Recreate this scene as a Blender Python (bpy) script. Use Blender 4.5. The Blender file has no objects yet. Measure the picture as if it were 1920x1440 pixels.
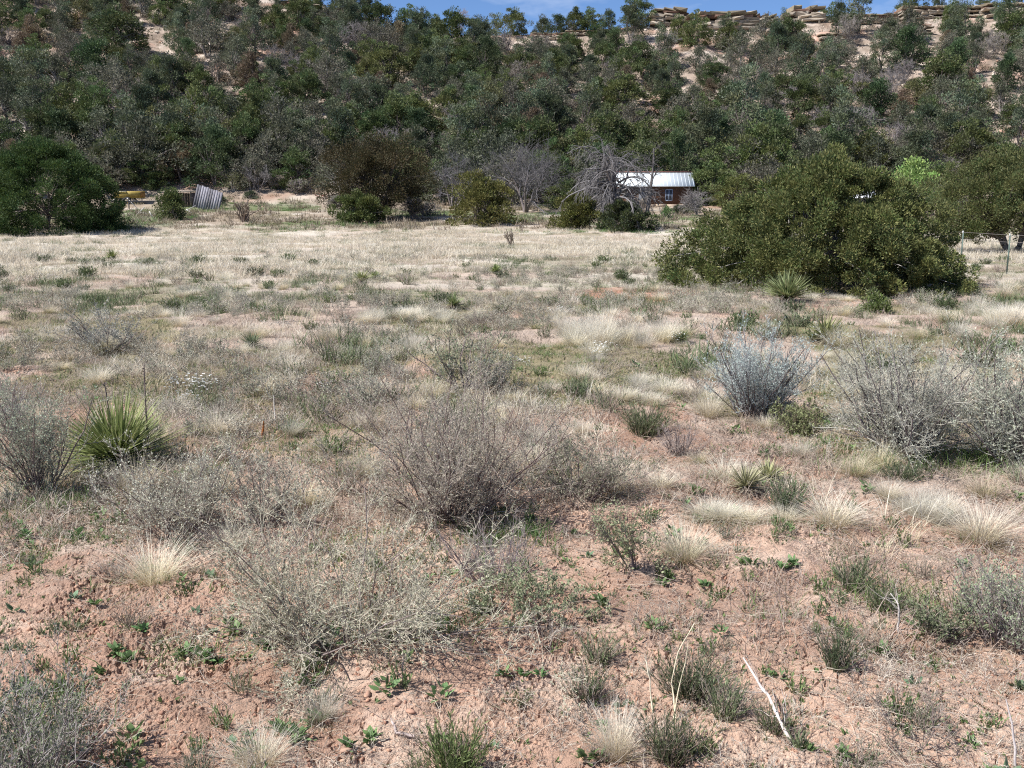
import bpy, bmesh, math
import numpy as np
from mathutils import Vector

RS = np.random.RandomState(11)
PI = math.pi
scene = bpy.context.scene
COL = scene.collection

# ------------------------------------------------------------------ camera numbers
F = 1884.0                      # focal length in photo pixels (1920 wide)
CAMZ = 1.6
PITCH = math.atan((720 - 365) / F)

def ray(u, v):
    u = np.asarray(u, float); v = np.asarray(v, float)
    cp, sp = math.cos(PITCH), math.sin(PITCH)
    return (u - 960), F * cp + (720 - v) * sp, -F * sp + (720 - v) * cp

def project(p):
    x, y, z = p[0], p[1], p[2] - CAMZ
    cp, sp = math.cos(PITCH), math.sin(PITCH)
    f = y * cp - z * sp; up = y * sp + z * cp
    return 960 + F * x / f, 720 - F * up / f

# ------------------------------------------------------------------ noise
def _h(ix, iy, s):
    n = (ix.astype(np.int64) * 374761393 + iy.astype(np.int64) * 668265263 + s * 974634777) & 0xFFFFFFFF
    n = ((n ^ (n >> 13)) * 1274126177) & 0xFFFFFFFF
    n = (n ^ (n >> 16)) & 0xFFFFFFFF
    return n / 4294967295.0

def vn(x, y, s=0):
    x = np.asarray(x, float); y = np.asarray(y, float)
    ix = np.floor(x); iy = np.floor(y); fx = x - ix; fy = y - iy
    fx = fx * fx * fx * (fx * (fx * 6 - 15) + 10); fy = fy * fy * fy * (fy * (fy * 6 - 15) + 10)
    a = _h(ix, iy, s); b = _h(ix + 1, iy, s); c = _h(ix, iy + 1, s); d = _h(ix + 1, iy + 1, s)
    return (a * (1 - fx) + b * fx) * (1 - fy) + (c * (1 - fx) + d * fx) * fy

def fbm(x, y, s=0, o=4):
    r = 0; a = .5; t = 0
    for i in range(o):
        r = r + a * vn(x, y, s + i * 17); t += a; a *= .5; x = x * 2.03 + 5.3; y = y * 2.03 + 1.7
    return r / t

def voro(x, y, s=0):
    ix = np.floor(x); iy = np.floor(y)
    f1 = np.full(x.shape, 9.); f2 = np.full(x.shape, 9.); idc = np.zeros(x.shape)
    for a in (-1, 0, 1):
        for b in (-1, 0, 1):
            cx = ix + a; cy = iy + b
            px = cx + _h(cx, cy, s); py = cy + _h(cx, cy, s + 5)
            d = np.hypot(px - x, py - y)
            m = d < f1
            f2 = np.where(m, f1, np.minimum(f2, d)); idc = np.where(m, _h(cx, cy, s + 9), idc); f1 = np.where(m, d, f1)
    return f1, f2, idc

def sm(e0, e1, x):
    t = np.clip((x - e0) / (e1 - e0), 0, 1); return t * t * (3 - 2 * t)

# ------------------------------------------------------------------ ground height
YR = 150.0; YF = 84.0
_ru = np.array([-900, -400, 0, 300, 480, 600, 700, 745, 850, 950, 1080, 1180, 1290, 1420, 1540, 1640, 1700, 1800, 1920, 2300, 2900.])
_rv = np.array([-60, -90, -70, -28, -6, 8, 40, 66, 67, 67, 61, 51, 38, 42, 34, 34, 28, 20, 10, -20, -60.])
_a, _b, _c = ray(_ru, _rv)
_rx = _a / _b * YR; _rz = CAMZ + _c / _b * YR

def Hg(x, y):
    x = np.asarray(x, float); y = np.asarray(y, float)
    base = np.interp(y, [-60, 0, 12, 30, 50, 60, 70, 78, 84], [0, 0, 0, -.22, -.6, -.42, 0, .42, .9])
    zr = np.interp(x * YR / np.maximum(y, 90), _rx, _rz)
    t = np.clip((y - YF) / (YR - YF), 0, 1)
    z = base + (zr - .9) * (t ** 1.12)
    z = z + (fbm(x * .09, y * .09, 3) - .5) * 3.0 * sm(86, 110, y) * (1 - sm(138, 150, y))
    z = z + (fbm(x * .5, y * .5, 4) - .5) * .5 * sm(84, 96, y)
    z = z - np.clip(y - YR - 2, 0, 60) * .10 * sm(YR, YR + 20, y)
    z = z + (fbm(x * .35, y * .35, 8, 3) - .5) * .16 * sm(4, 10, y)
    z = z + (fbm(x * .9, y * .9, 9, 3) - .5) * .07
    return z

def Hfine(x, y):
    z = Hg(x, y)
    near = 1 - sm(9, 22, y)
    wx = x + (fbm(x * 10, y * 10, 31, 3) - .5) * .07; wy = y + (fbm(x * 10, y * 10, 32, 3) - .5) * .07
    f1, f2, idc = voro(wx * 12, wy * 14, 2)
    g1, g2, idd = voro(x * 46 + 3, y * 46, 7)
    h1, h2, ide = voro(x * 90 + 3, y * 90, 71)
    rough = sm(.42, .60, fbm(x * 1.5, y * 1.7, 22, 4)); r2 = sm(.45, .62, fbm(x * 4, y * 4, 23, 3))
    crack = sm(0, .09, f2 - f1)
    z = z + near * ((idc - .5) * .008 * rough + (crack - 1) * .017 * (.15 + .85 * r2))
    z = z + near * ((idd - .5) * .018 * rough * r2 + (idd - .5) * .002 - g1 * .004 * rough)
    z = z + near * ((ide - .5) * .009 * (.15 + rough * .85))
    z = z + near * ((fbm(x * 9, y * 9, 13, 3) - .5) * .022)
    z = z + near * ((fbm(x * 2.6, y * 3.0, 14, 3) - .5) * .10)
    return z

def ground_at(u, v):
    rx, ry, rz = ray(u, v)
    ys = np.concatenate([np.arange(1.5, 20, .02), np.arange(20, 160, .08)])
    xs = rx / ry * ys; zs = CAMZ + rz / ry * ys
    h = Hg(xs, ys)
    i = np.argmax(zs < h)
    if zs[i] >= h[i]: i = len(ys) - 1
    x, y = float(xs[i]), float(ys[i])
    z = float(Hfine(np.array([x]), np.array([y]))[0])
    d = y * math.cos(PITCH) - (z - CAMZ) * math.sin(PITCH)
    return x, y, z, d / F

def zat(x, y): return float(Hfine(np.array([float(x)]), np.array([float(y)]))[0])

# ------------------------------------------------------------------ materials
def nt(name):
    m = bpy.data.materials.new(name); m.use_nodes = True
    t = m.node_tree; t.nodes.clear(); return m, t

def veg_mat(name, trans=.25, rough=.75, var=.22, hue=.02):
    m, t = nt(name); N = t.nodes; L = t.links
    at = N.new('ShaderNodeAttribute'); at.attribute_name = 'Col'
    oi = N.new('ShaderNodeObjectInfo')
    mr = N.new('ShaderNodeMapRange'); mr.inputs[3].default_value = 1 - var; mr.inputs[4].default_value = 1 + var
    mh = N.new('ShaderNodeMapRange'); mh.inputs[3].default_value = .5 - hue; mh.inputs[4].default_value = .5 + hue
    L.new(oi.outputs['Random'], mr.inputs[0])
    wn = N.new('ShaderNodeTexWhiteNoise'); wn.noise_dimensions = '1D'
    L.new(oi.outputs['Random'], wn.inputs['W']); L.new(wn.outputs['Value'], mh.inputs[0])
    hs = N.new('ShaderNodeHueSaturation')
    L.new(at.outputs['Color'], hs.inputs['Color']); L.new(mr.outputs[0], hs.inputs['Value']); L.new(mh.outputs[0], hs.inputs['Hue'])
    p = N.new('ShaderNodeBsdfPrincipled'); p.inputs['Roughness'].default_value = rough
    p.inputs['Specular IOR Level'].default_value = .25
    L.new(hs.outputs[0], p.inputs['Base Color'])
    o = N.new('ShaderNodeOutputMaterial')
    if trans > 0:
        tr = N.new('ShaderNodeBsdfTranslucent'); L.new(hs.outputs[0], tr.inputs['Color'])
        mx = N.new('ShaderNodeMixShader'); mx.inputs[0].default_value = trans
        L.new(p.outputs[0], mx.inputs[1]); L.new(tr.outputs[0], mx.inputs[2]); L.new(mx.outputs[0], o.inputs[0])
    else: L.new(p.outputs[0], o.inputs[0])
    return m

def attr_mat(name, rough=.9, nscale=30, namp=.25, bump=.3, bscale=40, metallic=0, spec=.2):
    m, t = nt(name); N = t.nodes; L = t.links
    at = N.new('ShaderNodeAttribute'); at.attribute_name = 'Col'
    tc = N.new('ShaderNodeNewGeometry')
    no = N.new('ShaderNodeTexNoise'); no.inputs['Scale'].default_value = nscale; no.inputs['Detail'].default_value = 5
    L.new(tc.outputs['Position'], no.inputs['Vector'])
    mr = N.new('ShaderNodeMapRange'); mr.inputs[1].default_value = .25; mr.inputs[2].default_value = .75
    mr.inputs[3].default_value = 1 - namp; mr.inputs[4].default_value = 1 + namp
    L.new(no.outputs[0], mr.inputs[0])
    hs = N.new('ShaderNodeHueSaturation'); L.new(at.outputs['Color'], hs.inputs['Color']); L.new(mr.outputs[0], hs.inputs['Value'])
    p = N.new('ShaderNodeBsdfPrincipled'); p.inputs['Roughness'].default_value = rough; p.inputs['Metallic'].default_value = metallic
    p.inputs['Specular IOR Level'].default_value = spec
    L.new(hs.outputs[0], p.inputs['Base Color'])
    if bump > 0:
        n2 = N.new('ShaderNodeTexNoise'); n2.inputs['Scale'].default_value = bscale; n2.inputs['Detail'].default_value = 6
        L.new(tc.outputs['Position'], n2.inputs['Vector'])
        b = N.new('ShaderNodeBump'); b.inputs['Strength'].default_value = bump; b.inputs['Distance'].default_value = .02
        L.new(n2.outputs[0], b.inputs['Height']); L.new(b.outputs[0], p.inputs['Normal'])
    o = N.new('ShaderNodeOutputMaterial'); L.new(p.outputs[0], o.inputs[0])
    return m

M_leaf = veg_mat('foliage', .22, .65, .24, .018)
M_grass = veg_mat('dry_grass', .30, .6, .16, .012)
M_twig = veg_mat('twigs', 0, .8, .12, .01)
M_bark = attr_mat('bark', .9, 20, .3, .5, 30)
M_rock = attr_mat('sandstone', .9, 1.6, .28, .8, 2.5)
M_stone = attr_mat('small_stone', .85, 25, .25, .5, 40)
M_wood = attr_mat('weathered_wood', .85, 6, .3, .3, 25)
M_paint = attr_mat('old_paint', .6, 5, .25, .1, 20)
M_metal = attr_mat('galvanised_roofing', .5, 1.5, .08, .05, 6, .1, .5)
M_adobe = attr_mat('adobe', .95, 3, .2, .5, 9)

# ------------------------------------------------------------------ geometry collector
def norm(a): return a / np.maximum(np.linalg.norm(a, axis=-1, keepdims=True), 1e-9)

class Geo:
    def __init__(s): s.V = []; s.F = []; s.C = []; s.n = 0
    def add(s, V, Fc, C):
        V = np.asarray(V, float).reshape(-1, 3); Fc = np.asarray(Fc, int).reshape(-1, 3)
        C = np.asarray(C, float)
        if C.ndim == 1: C = np.tile(C, (len(V), 1))
        s.V.append(V); s.F.append(Fc + s.n); s.C.append(C); s.n += len(V); return s
    def mesh(s, name, mat, smooth=False):
        V = np.concatenate(s.V); Fc = np.concatenate(s.F); C = np.concatenate(s.C)
        me = bpy.data.meshes.new(name)
        me.vertices.add(len(V)); me.vertices.foreach_set('co', V.astype(np.float32).ravel())
        me.loops.add(Fc.size); me.loops.foreach_set('vertex_index', Fc.astype(np.int32).ravel())
        me.polygons.add(len(Fc)); me.polygons.foreach_set('loop_start', np.arange(0, Fc.size, 3, dtype=np.int32))
        me.update(calc_edges=True)
        a = me.color_attributes.new('Col', 'FLOAT_COLOR', 'POINT')
        c4 = np.ones((len(V), 4), np.float32); c4[:, :3] = np.clip(C, 0, 1); a.data.foreach_set('color', c4.ravel())
        if smooth: me.polygons.foreach_set('use_smooth', np.ones(len(Fc), bool))
        me.materials.append(mat); me.update()
        return me

def obj(name, me, parent=None, loc=None, col=None):
    o = bpy.data.objects.new(name, me); (col or COL).objects.link(o)
    if parent: o.parent = parent
    if loc is not None: o.location = loc
    return o

def empty(name, loc=(0, 0, 0), rz=0):
    o = bpy.data.objects.new(name, None); o.empty_display_size = .2
    COL.objects.link(o); o.location = loc; o.rotation_euler = (0, 0, rz); return o

def tag(o, label=None, cat=None, group=None, kind=None):
    if label: o['label'] = label
    if cat: o['category'] = cat
    if group: o['group'] = group
    if kind: o['kind'] = kind
    return o

def tubes(g, P0, P1, R0, R1, C, n=3):
    N = len(P0)
    if N == 0: return
    d = norm(P1 - P0); ref = np.where(np.abs(d[:, 2:3]) > .9, [[1., 0, 0]], [[0., 0, 1]])
    a = norm(np.cross(d, ref)); b = np.cross(d, a)
    V = np.zeros((N, 2 * n, 3))
    for j in range(n):
        th = 2 * PI * j / n; w = a * math.cos(th) + b * math.sin(th)
        V[:, j] = P0 + w * R0[:, None]; V[:, n + j] = P1 + w * R1[:, None]
    f = []
    for j in range(n):
        k = (j + 1) % n; f += [[j, k, n + k], [j, n + k, n + j]]
    Fc = np.array(f)[None] + (np.arange(N) * 2 * n)[:, None, None]
    C = np.broadcast_to(np.asarray(C, float), (N, 3)); g.add(V, Fc, np.repeat(C, 2 * n, 0))

def grow(P, D, L, R, k, wob, grav=0, taper=.35):
    N = len(P); pts = [P]; p = P; d = D
    for i in range(k):
        d = norm(d + RS.normal(0, wob, (N, 3)) + np.array([0, 0, grav])); p = p + d * (L / k)[:, None]; pts.append(p)
    rad = R[:, None] * np.linspace(1, taper, k + 1)[None]
    return np.stack(pts, 1), rad

def seg(g, pts, rad, C, n=3):
    k = pts.shape[1] - 1
    C = np.broadcast_to(np.asarray(C, float), (len(pts), 3))
    for i in range(k): tubes(g, pts[:, i], pts[:, i + 1], rad[:, i], rad[:, i + 1], C, n)

def lerp_pts(pts, rad, t):
    k = pts.shape[1] - 1; N = len(pts); f = np.clip(t * k, 0, k - 1e-4); i = f.astype(int); w = (f - i)[:, None]; r = np.arange(N)
    return pts[r, i] * (1 - w) + pts[r, i + 1] * w, norm(pts[r, i + 1] - pts[r, i]), rad[r, i]

def spawn(pts, rad, n, t0, t1, ang, Lm, rf, angv=.25, up=0):
    N = len(pts); idx = np.repeat(np.arange(N), n); t = RS.uniform(t0, t1, N * n)
    P, d, r = lerp_pts(pts[idx], rad[idx], t)
    q = norm(np.cross(d, RS.normal(0, 1, d.shape))); a = ang + RS.normal(0, angv, N * n)
    D = norm(d * np.cos(a)[:, None] + q * np.sin(a)[:, None] + np.array([0, 0, up]))
    L = Lm * RS.uniform(.55, 1.25, N * n) * (1.15 - .5 * t)
    return P, D, L, r * rf

def blades(g, P, az, lean, L, w, bend, c0, c1, k=3, prof=None, cv=.12):
    N = len(P); H = np.stack([np.cos(az), np.sin(az), np.zeros(N)], 1)
    D = H * np.sin(lean)[:, None] + np.array([0, 0, 1.]) * np.cos(lean)[:, None]
    B = H * bend[:, None] + np.array([0, 0, -.55]) * bend[:, None]
    a2 = az + PI / 2 + RS.normal(0, .5, N); W = np.stack([np.cos(a2), np.sin(a2), RS.normal(0, .2, N)], 1)
    V = np.zeros((N, 2 * k + 1, 3)); C = np.zeros((N, 2 * k + 1, 3))
    c0 = np.broadcast_to(c0, (N, 3)); c1 = np.broadcast_to(c1, (N, 3)); m = RS.uniform(1 - cv, 1 + cv, (N, 1))
    for i in range(k + 1):
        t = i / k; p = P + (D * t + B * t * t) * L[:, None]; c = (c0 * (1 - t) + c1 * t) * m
        ww = (w * (prof(t) if prof else (1 - .75 * t)))[:, None] * .5
        if i < k: V[:, 2 * i] = p - W * ww; V[:, 2 * i + 1] = p + W * ww; C[:, 2 * i] = c; C[:, 2 * i + 1] = c
        else: V[:, 2 * k] = p; C[:, 2 * k] = c
    f = []
    for i in range(k - 1): f += [[2 * i, 2 * i + 1, 2 * i + 3], [2 * i, 2 * i + 3, 2 * i + 2]]
    f += [[2 * k - 2, 2 * k - 1, 2 * k]]
    g.add(V, np.array(f)[None] + (np.arange(N) * (2 * k + 1))[:, None, None], C.reshape(-1, 3))

def tris(g, P, D, L, w, C):
    """pointed leaves: base width w, running along D"""
    N = len(P); q = norm(np.cross(D, RS.normal(0, 1, D.shape)))
    V = np.stack([P - q * (w / 2)[:, None] , P + q * (w / 2)[:, None], P + D * L[:, None]], 1)
    Fc = np.arange(3 * N).reshape(N, 3); g.add(V, Fc, np.repeat(np.broadcast_to(C, (N, 3)), 3, 0))

def dias(g, P, D, L, w, C):
    N = len(P); q = norm(np.cross(D, RS.normal(0, 1, D.shape)))
    M = P + D * (L * .45)[:, None]
    V = np.stack([P, M + q * (w / 2)[:, None], P + D * L[:, None], M - q * (w / 2)[:, None]], 1)
    Fc = np.array([[0, 1, 2], [0, 2, 3]])[None] + (np.arange(N) * 4)[:, None, None]
    g.add(V, Fc, np.repeat(np.broadcast_to(C, (N, 3)), 4, 0))

def box(g, c, s, C, rz=0, rx=0, ry=0):
    x, y, z = s[0] / 2, s[1] / 2, s[2] / 2
    V = np.array([[a, b, d] for a in (-x, x) for b in (-y, y) for d in (-z, z)], float)
    def R(A, i, j, th):
        B = A.copy(); B[:, i] = A[:, i] * math.cos(th) - A[:, j] * math.sin(th); B[:, j] = A[:, i] * math.sin(th) + A[:, j] * math.cos(th); return B
    if rx: V = R(V, 1, 2, rx)
    if ry: V = R(V, 2, 0, ry)
    if rz: V = R(V, 0, 1, rz)
    Fc = [[0, 1, 3], [0, 3, 2], [4, 6, 7], [4, 7, 5], [0, 4, 5], [0, 5, 1], [2, 3, 7], [2, 7, 6], [0, 2, 6], [0, 6, 4], [1, 5, 7], [1, 7, 3]]
    g.add(V + np.array(c), Fc, C)

def hull(pts):
    bm = bmesh.new()
    for p in pts: bm.verts.new(p)
    r = bmesh.ops.convex_hull(bm, input=bm.verts)
    bmesh.ops.delete(bm, geom=list({e for e in r['geom_interior'] + r['geom_unused'] if isinstance(e, bmesh.types.BMVert)}), context='VERTS')
    bmesh.ops.triangulate(bm, faces=bm.faces); bm.verts.index_update()
    V = np.array([v.co[:] for v in bm.verts]); Fc = np.array([[v.index for v in f.verts] for f in bm.faces]); bm.free()
    return V, Fc

# ------------------------------------------------------------------ GROUND (one sheet)
def build_ground():
    ys = [-60, -35, -18, -8, -3, 0, 1.0, 1.6]
    y = 2.0
    while y < 8: ys.append(y); y *= 1.0024
    while y < 46: ys.append(y); y *= 1.0056
    while y < 86: ys.append(y); y *= 1.006
    while y < 152: ys.append(y); y += .45
    ys += [153, 155, 158, 163, 170, 180, 200, 230, 280, 360, 480, 700, 1100]
    ys = np.array(ys)
    core = np.linspace(-1, 1, 741)
    ext = np.array([1.03, 1.08, 1.15, 1.25, 1.4, 1.6, 2, 2.6, 3.6, 5.5, 9, 16, 30])
    s = np.concatenate([-ext[::-1], core, ext])
    w = np.where(ys < 2, 1.35 * 1.0 + .0 * ys, .56 * ys + .25)
    w = np.where(ys < 2, 1.37 + (2 - ys) * .1, w); w = np.minimum(w, 110)
    Y = np.repeat(ys[:, None], len(s), 1); X = w[:, None] * s[None]
    Z = Hfine(X, Y)
    ny, nx = Y.shape
    V = np.stack([X, Y, Z], -1).reshape(-1, 3)
    i = np.arange(ny - 1)[:, None] * nx + np.arange(nx - 1)[None]; i = i.ravel()
    Fc = np.concatenate([np.stack([i, i + 1, i + nx + 1], 1), np.stack([i, i + nx + 1, i + nx], 1)])
    x = X.ravel(); y = Y.ravel()
    soil = np.array([.455, .312, .232]); soil2 = np.array([.31, .19, .135]); pale = np.array([.56, .43, .34])
    litter = np.array([.40, .325, .265]); straw = np.array([.54, .49, .41]); moss = np.array([.20, .175, .095]); green = np.array([.10, .15, .05])
    red = np.array([.42, .20, .13]); hillc = np.array([.36, .285, .23]); hillp = np.array([.52, .44, .37]); duff = np.array([.16, .12, .085])
    n1 = fbm(x * .9, y * .9, 51)[:, None]; n2 = fbm(x * .35 + 9, y * .5, 52)[:, None]; n3 = fbm(x * 5, y * 5, 53)[:, None]; n4 = fbm(x * .12, y * .2, 54)[:, None]
    C = soil + (soil2 - soil) * sm(.40, .62, n1) * .75; C = C + (pale - C) * sm(.5, .75, n3) * .55
    yy = y[:, None]; xx = x[:, None]
    C = C * (1 + (vn(x * 60, y * 60, 88)[:, None] - .5) * .22); C = C + (soil2 * .9 - C) * sm(.55, .68, fbm(x * 2.2, y * 3, 89)[:, None]) * .6
    m = sm(3.6, 7.5, yy + (n1 - .5) * 5) * sm(.34, .52, n2 * .6 + n3 * .4); C = C + (litter - C) * m * .8
    m = sm(5.0, 8, yy) * (1 - sm(20, 30, yy)) * sm(.44, .54, fbm(x * .8, y * .6, 57)[:, None]); C = C + (moss - C) * m * .85
    m = sm(15, 24, yy + (n4 - .5) * 10); C = C + (straw - C) * m * (.55 + .4 * sm(.4, .6, n2))
    m = sm(18, 30, yy) * sm(.56, .68, fbm(x * .3, y * .22, 58)[:, None]); C = C + (moss - C) * m * .7
    # bare red patches placed from the photograph
    for (u, v, ru, rv) in [(1200, 556, 120, 16), (480, 372, 60, 10), (1470, 360, 20, 20), (1340, 385, 60, 14)]:
        px, py, _, mp = ground_at(u, v); _, py2, _, _ = ground_at(u, v - rv)
        q = ((xx - px) / (ru * mp)) ** 2 + ((yy - py) / max(py2 - py, .5)) ** 2
        C = C + (red - C) * (1 - sm(.5, 1.4, q + (n3 - .5))) * .85
    m = sm(58, 63, yy); C = C + (np.array([.27, .205, .145]) - C) * m * .75 * (1 - .7 * sm(.5, .62, fbm(x * .3, y * .3, 159)[:, None]))
    m = sm(60, 66, yy) * (1 - sm(80, 88, yy)) * sm(.45, .6, fbm(x * .16, y * .16, 59)[:, None]); C = C + (green - C) * m * .85
    m = sm(78, 90, yy); hc = hillc + (hillp - hillc) * sm(.45, .65, n2 * .5 + n1 * .5) + (red - hillc) * sm(.55, .7, fbm(x * .2, y * .2, 60)[:, None]) * .45
    hc = hc + (duff - hc) * sm(.48, .62, fbm(x * .5, y * .5, 61)[:, None]) * .6
    C = C + (hc - C) * m
    g = Geo(); g.add(V, Fc, C)
    me = g.mesh('ground', attr_mat('soil', .95, 70, .22, .55, 200), smooth=False)
    me.polygons.foreach_set('use_smooth', np.repeat((Y[:-1, :-1] > 30).ravel(), 1).tolist() * 2 if False else np.zeros(len(Fc), bool))
    o = obj('ground', me); tag(o, 'pinkish tan cracked soil rising to a rocky hillside', 'ground', kind='structure')
build_ground()

# ------------------------------------------------------------------ plant meshes
def U(a=0., b=1., n=None): return RS.uniform(a, b, n)

def tuft_mesh(kind=0):
    """bunchgrass about 0.25 m high: pale tips, yellower foot"""
    g = Geo(); n = 560
    tips = [(.88, .84, .74), (.80, .73, .58), (.76, .72, .64)][kind % 3]; foot = [(.50, .42, .25), (.48, .40, .22), (.40, .36, .25)][kind % 3]
    a = U(0, 2 * PI, n); r = .055 * np.sqrt(U(0, 1, n)); P = np.stack([np.cos(a) * r, np.sin(a) * r, np.full(n, -.02)], 1)
    az = a + RS.normal(0, .5, n)
    wind = .35 if kind % 2 else .0
    lean = np.abs(RS.normal(.25, .33, n)).clip(0, 1.25)
    blades(g, P, az, lean, U(.14, .31, n), U(.0011, .0022, n), U(.05, .6, n), foot, tips, 3)
    m = 90; a = U(0, 2 * PI, m); P = np.stack([np.cos(a) * .05, np.sin(a) * .05, np.full(m, -.01)], 1)
    blades(g, P, a, U(.9, 1.45, m), U(.08, .2, m), U(.002, .004, m), U(.1, .5, m), (.25, .21, .11), (.42, .38, .25), 3)
    if kind in (1, 4):
        m = 50; blades(g, RS.normal(0, .04, (m, 3)) * [1, 1, 0], U(0, 6.28, m), U(.1, .8, m), U(.06, .14, m), U(.003, .005, m), U(0, .3, m), (.14, .2, .05), (.2, .28, .08), 3)
    return g.mesh('bunchgrass', M_grass)

def low_grass_mesh(c0, c1, n=120, rad=.16, h=(.05, .14), w=(.0018, .0035)):
    g = Geo(); a = U(0, 2 * PI, n); r = rad * np.sqrt(U(0, 1, n)); P = np.stack([np.cos(a) * r, np.sin(a) * r, np.full(n, -.01)], 1)
    blades(g, P, U(0, 2 * PI, n), U(.1, 1.25, n), U(h[0], h[1], n), U(w[0], w[1], n), U(.0, .6, n), c0, c1, 3, cv=.25)
    return g.mesh('low_grass', M_grass)

def twig_shrub(H, W, nstem=24, lv=(6, 6), leafn=3, leafL=.012, twig=(.30, .25, .23), leaf=(.42, .43, .33), upright=.35, rbase=.006, wob=.14, dark=(.19, .15, .14), leafw=.5, base_r=.05, tipvar=.25, minlean=.0):
    """returns (stems Geo, leaves Geo) of an open twiggy shrub H high, W wide"""
    g = Geo(); gl = Geo(); sc = max(H, W / 2)
    a = U(0, 2 * PI, nstem); lean = (minlean + (1 - minlean) * np.sqrt(U(0, 1, nstem))) * math.atan2(W * .5, H * .85)
    lean = lean * 1.18; base_r = max(base_r, W * .13)
    P = np.stack([np.cos(a) * base_r, np.sin(a) * base_r, np.full(nstem, -.02)], 1) * (U(.0, 1, (nstem, 1)) * .7 + .3 * (lean / lean.max())[:, None])
    D = np.stack([np.cos(a) * np.sin(lean), np.sin(a) * np.sin(lean), np.cos(lean)], 1)
    L = np.hypot(H, W * .5 * lean / max(lean.max(), .01)) * U(.4, .98, nstem)
    p1, r1 = grow(P, D, L, rbase * U(.45, 1, nstem), 6, wob * 1.1, .035)
    seg(g, p1, r1, dark, 4)
    P, D, L2, R = spawn(p1, r1, lv[0], .08, 1, .85, sc * .36, .6, .4, up=upright * .6)
    p2, r2 = grow(P, D, L2, np.maximum(R, .0011), 4, wob, .05)
    tw = np.array(twig) * np.array([1.0, 1.01, .94]) * U(1 - tipvar, 1 + tipvar, (len(p2), 1)); seg(g, p2, r2, tw)
    P, D, L3, R = spawn(p2, r2, lv[1], .1, 1, .7, sc * .12, .6, up=upright * .6)
    p3, r3 = grow(P, D, L3, np.maximum(R * .8, .0008), 2, wob * 1.4, .02)
    tw = np.array(twig) * U(1 - tipvar, 1 + tipvar, (len(p3), 1)) * np.array([1.22, 1.23, 1.13]); seg(g, p3, r3, tw)
    if leafn:
        P, D, _, _ = spawn(p3, r3, leafn, 0, 1, .9, 1, 1, up=.3); n = len(P)
        P2, D2, _, _ = spawn(p2, r2, leafn, .3, 1, .9, 1, 1, up=.3); P = np.concatenate([P, P2]); D = np.concatenate([D, D2]); n = len(P)
        c = np.array(leaf) * U(.7, 1.25, (n, 1)); l = leafL * U(.6, 1.4, n)
        dias(gl, P, D, l, l * leafw, c)
    return g, gl

def shrub_thing(name, u, v, hpx, wpx, label, cat, seed=None, group=None, **kw):
    x, y, z, mp = ground_at(u, v)
    g, gl = twig_shrub(hpx * mp * 1.02, wpx * mp, **kw)
    r = empty(name, (x, y, z)); tag(r, label, cat, group)
    obj('stems', g.mesh('stems', M_twig), r)
    if gl.n: obj('leaves', gl.mesh('leaves', M_leaf), r)
    return r

def forb_mesh(H=.16, W=.14, n=45, col=(.15, .20, .07), leafn=10, ll=.016, lw=.22, dead=.35, nar=1):
    """upright many-stemmed green subshrub with narrow leaves"""
    g = Geo(); a = U(0, 2 * PI, n); lean = np.sqrt(U(0, 1, n)) * math.atan2(W * .5, H)
    P = np.stack([np.cos(a), np.sin(a), np.zeros(n)], 1) * U(0, W * .2, (n, 1)); P[:, 2] = -.01
    D = np.stack([np.cos(a) * np.sin(lean), np.sin(a) * np.sin(lean), np.cos(lean)], 1)
    p, r = grow(P, D, H * U(.5, 1.08, n), np.full(n, .0016), 4, .2, .06)
    isd = U(0, 1, n) < dead
    c = np.where(isd[:, None], [[.40, .33, .26]], np.array([col]) * .9); seg(g, p, r, c)
    q, rr = p[~isd], r[~isd]
    P, D, _, _ = spawn(q, rr, leafn, .15, 1, .55, 1, 1, up=.4); m = len(P)
    l = ll * U(.6, 1.4, m); dias(g, P, D, l, l * lw, np.array(col) * U(.65, 1.35, (m, 1)))
    q, rr = p[isd], r[isd]
    if len(q):
        P, D, L, R = spawn(q, rr, 4, .4, 1, .5, H * .2, .7, up=.4); p2, r2 = grow(P, D, L, R, 2, .2); seg(g, p2, r2, (.48, .41, .35))
    return g.mesh('subshrub', M_leaf)

def weed_mesh(n=8, L=.06, col=(.11, .19, .06), kind=0):
    g = Geo(); a = U(0, 2 * PI, n); P = np.stack([np.cos(a) * .012, np.sin(a) * .012, np.full(n, 0)], 1)
    for k in range(2 if kind else 1):
        blades(g, P + [0, 0, .0 + .02 * k], a + k, U(.15, 1.15, n), L * U(.6, 1.2, n), L * U(.38, .55, n), U(-.1, .45, n), np.array(col) * .85, np.array(col) * 1.25, 5,
               prof=lambda t: math.sin(PI * min(1, (t * .86 + .07)) ** .8) if t > .2 else .18, cv=.25)
    return g.mesh('broadleaf', M_leaf)

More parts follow.
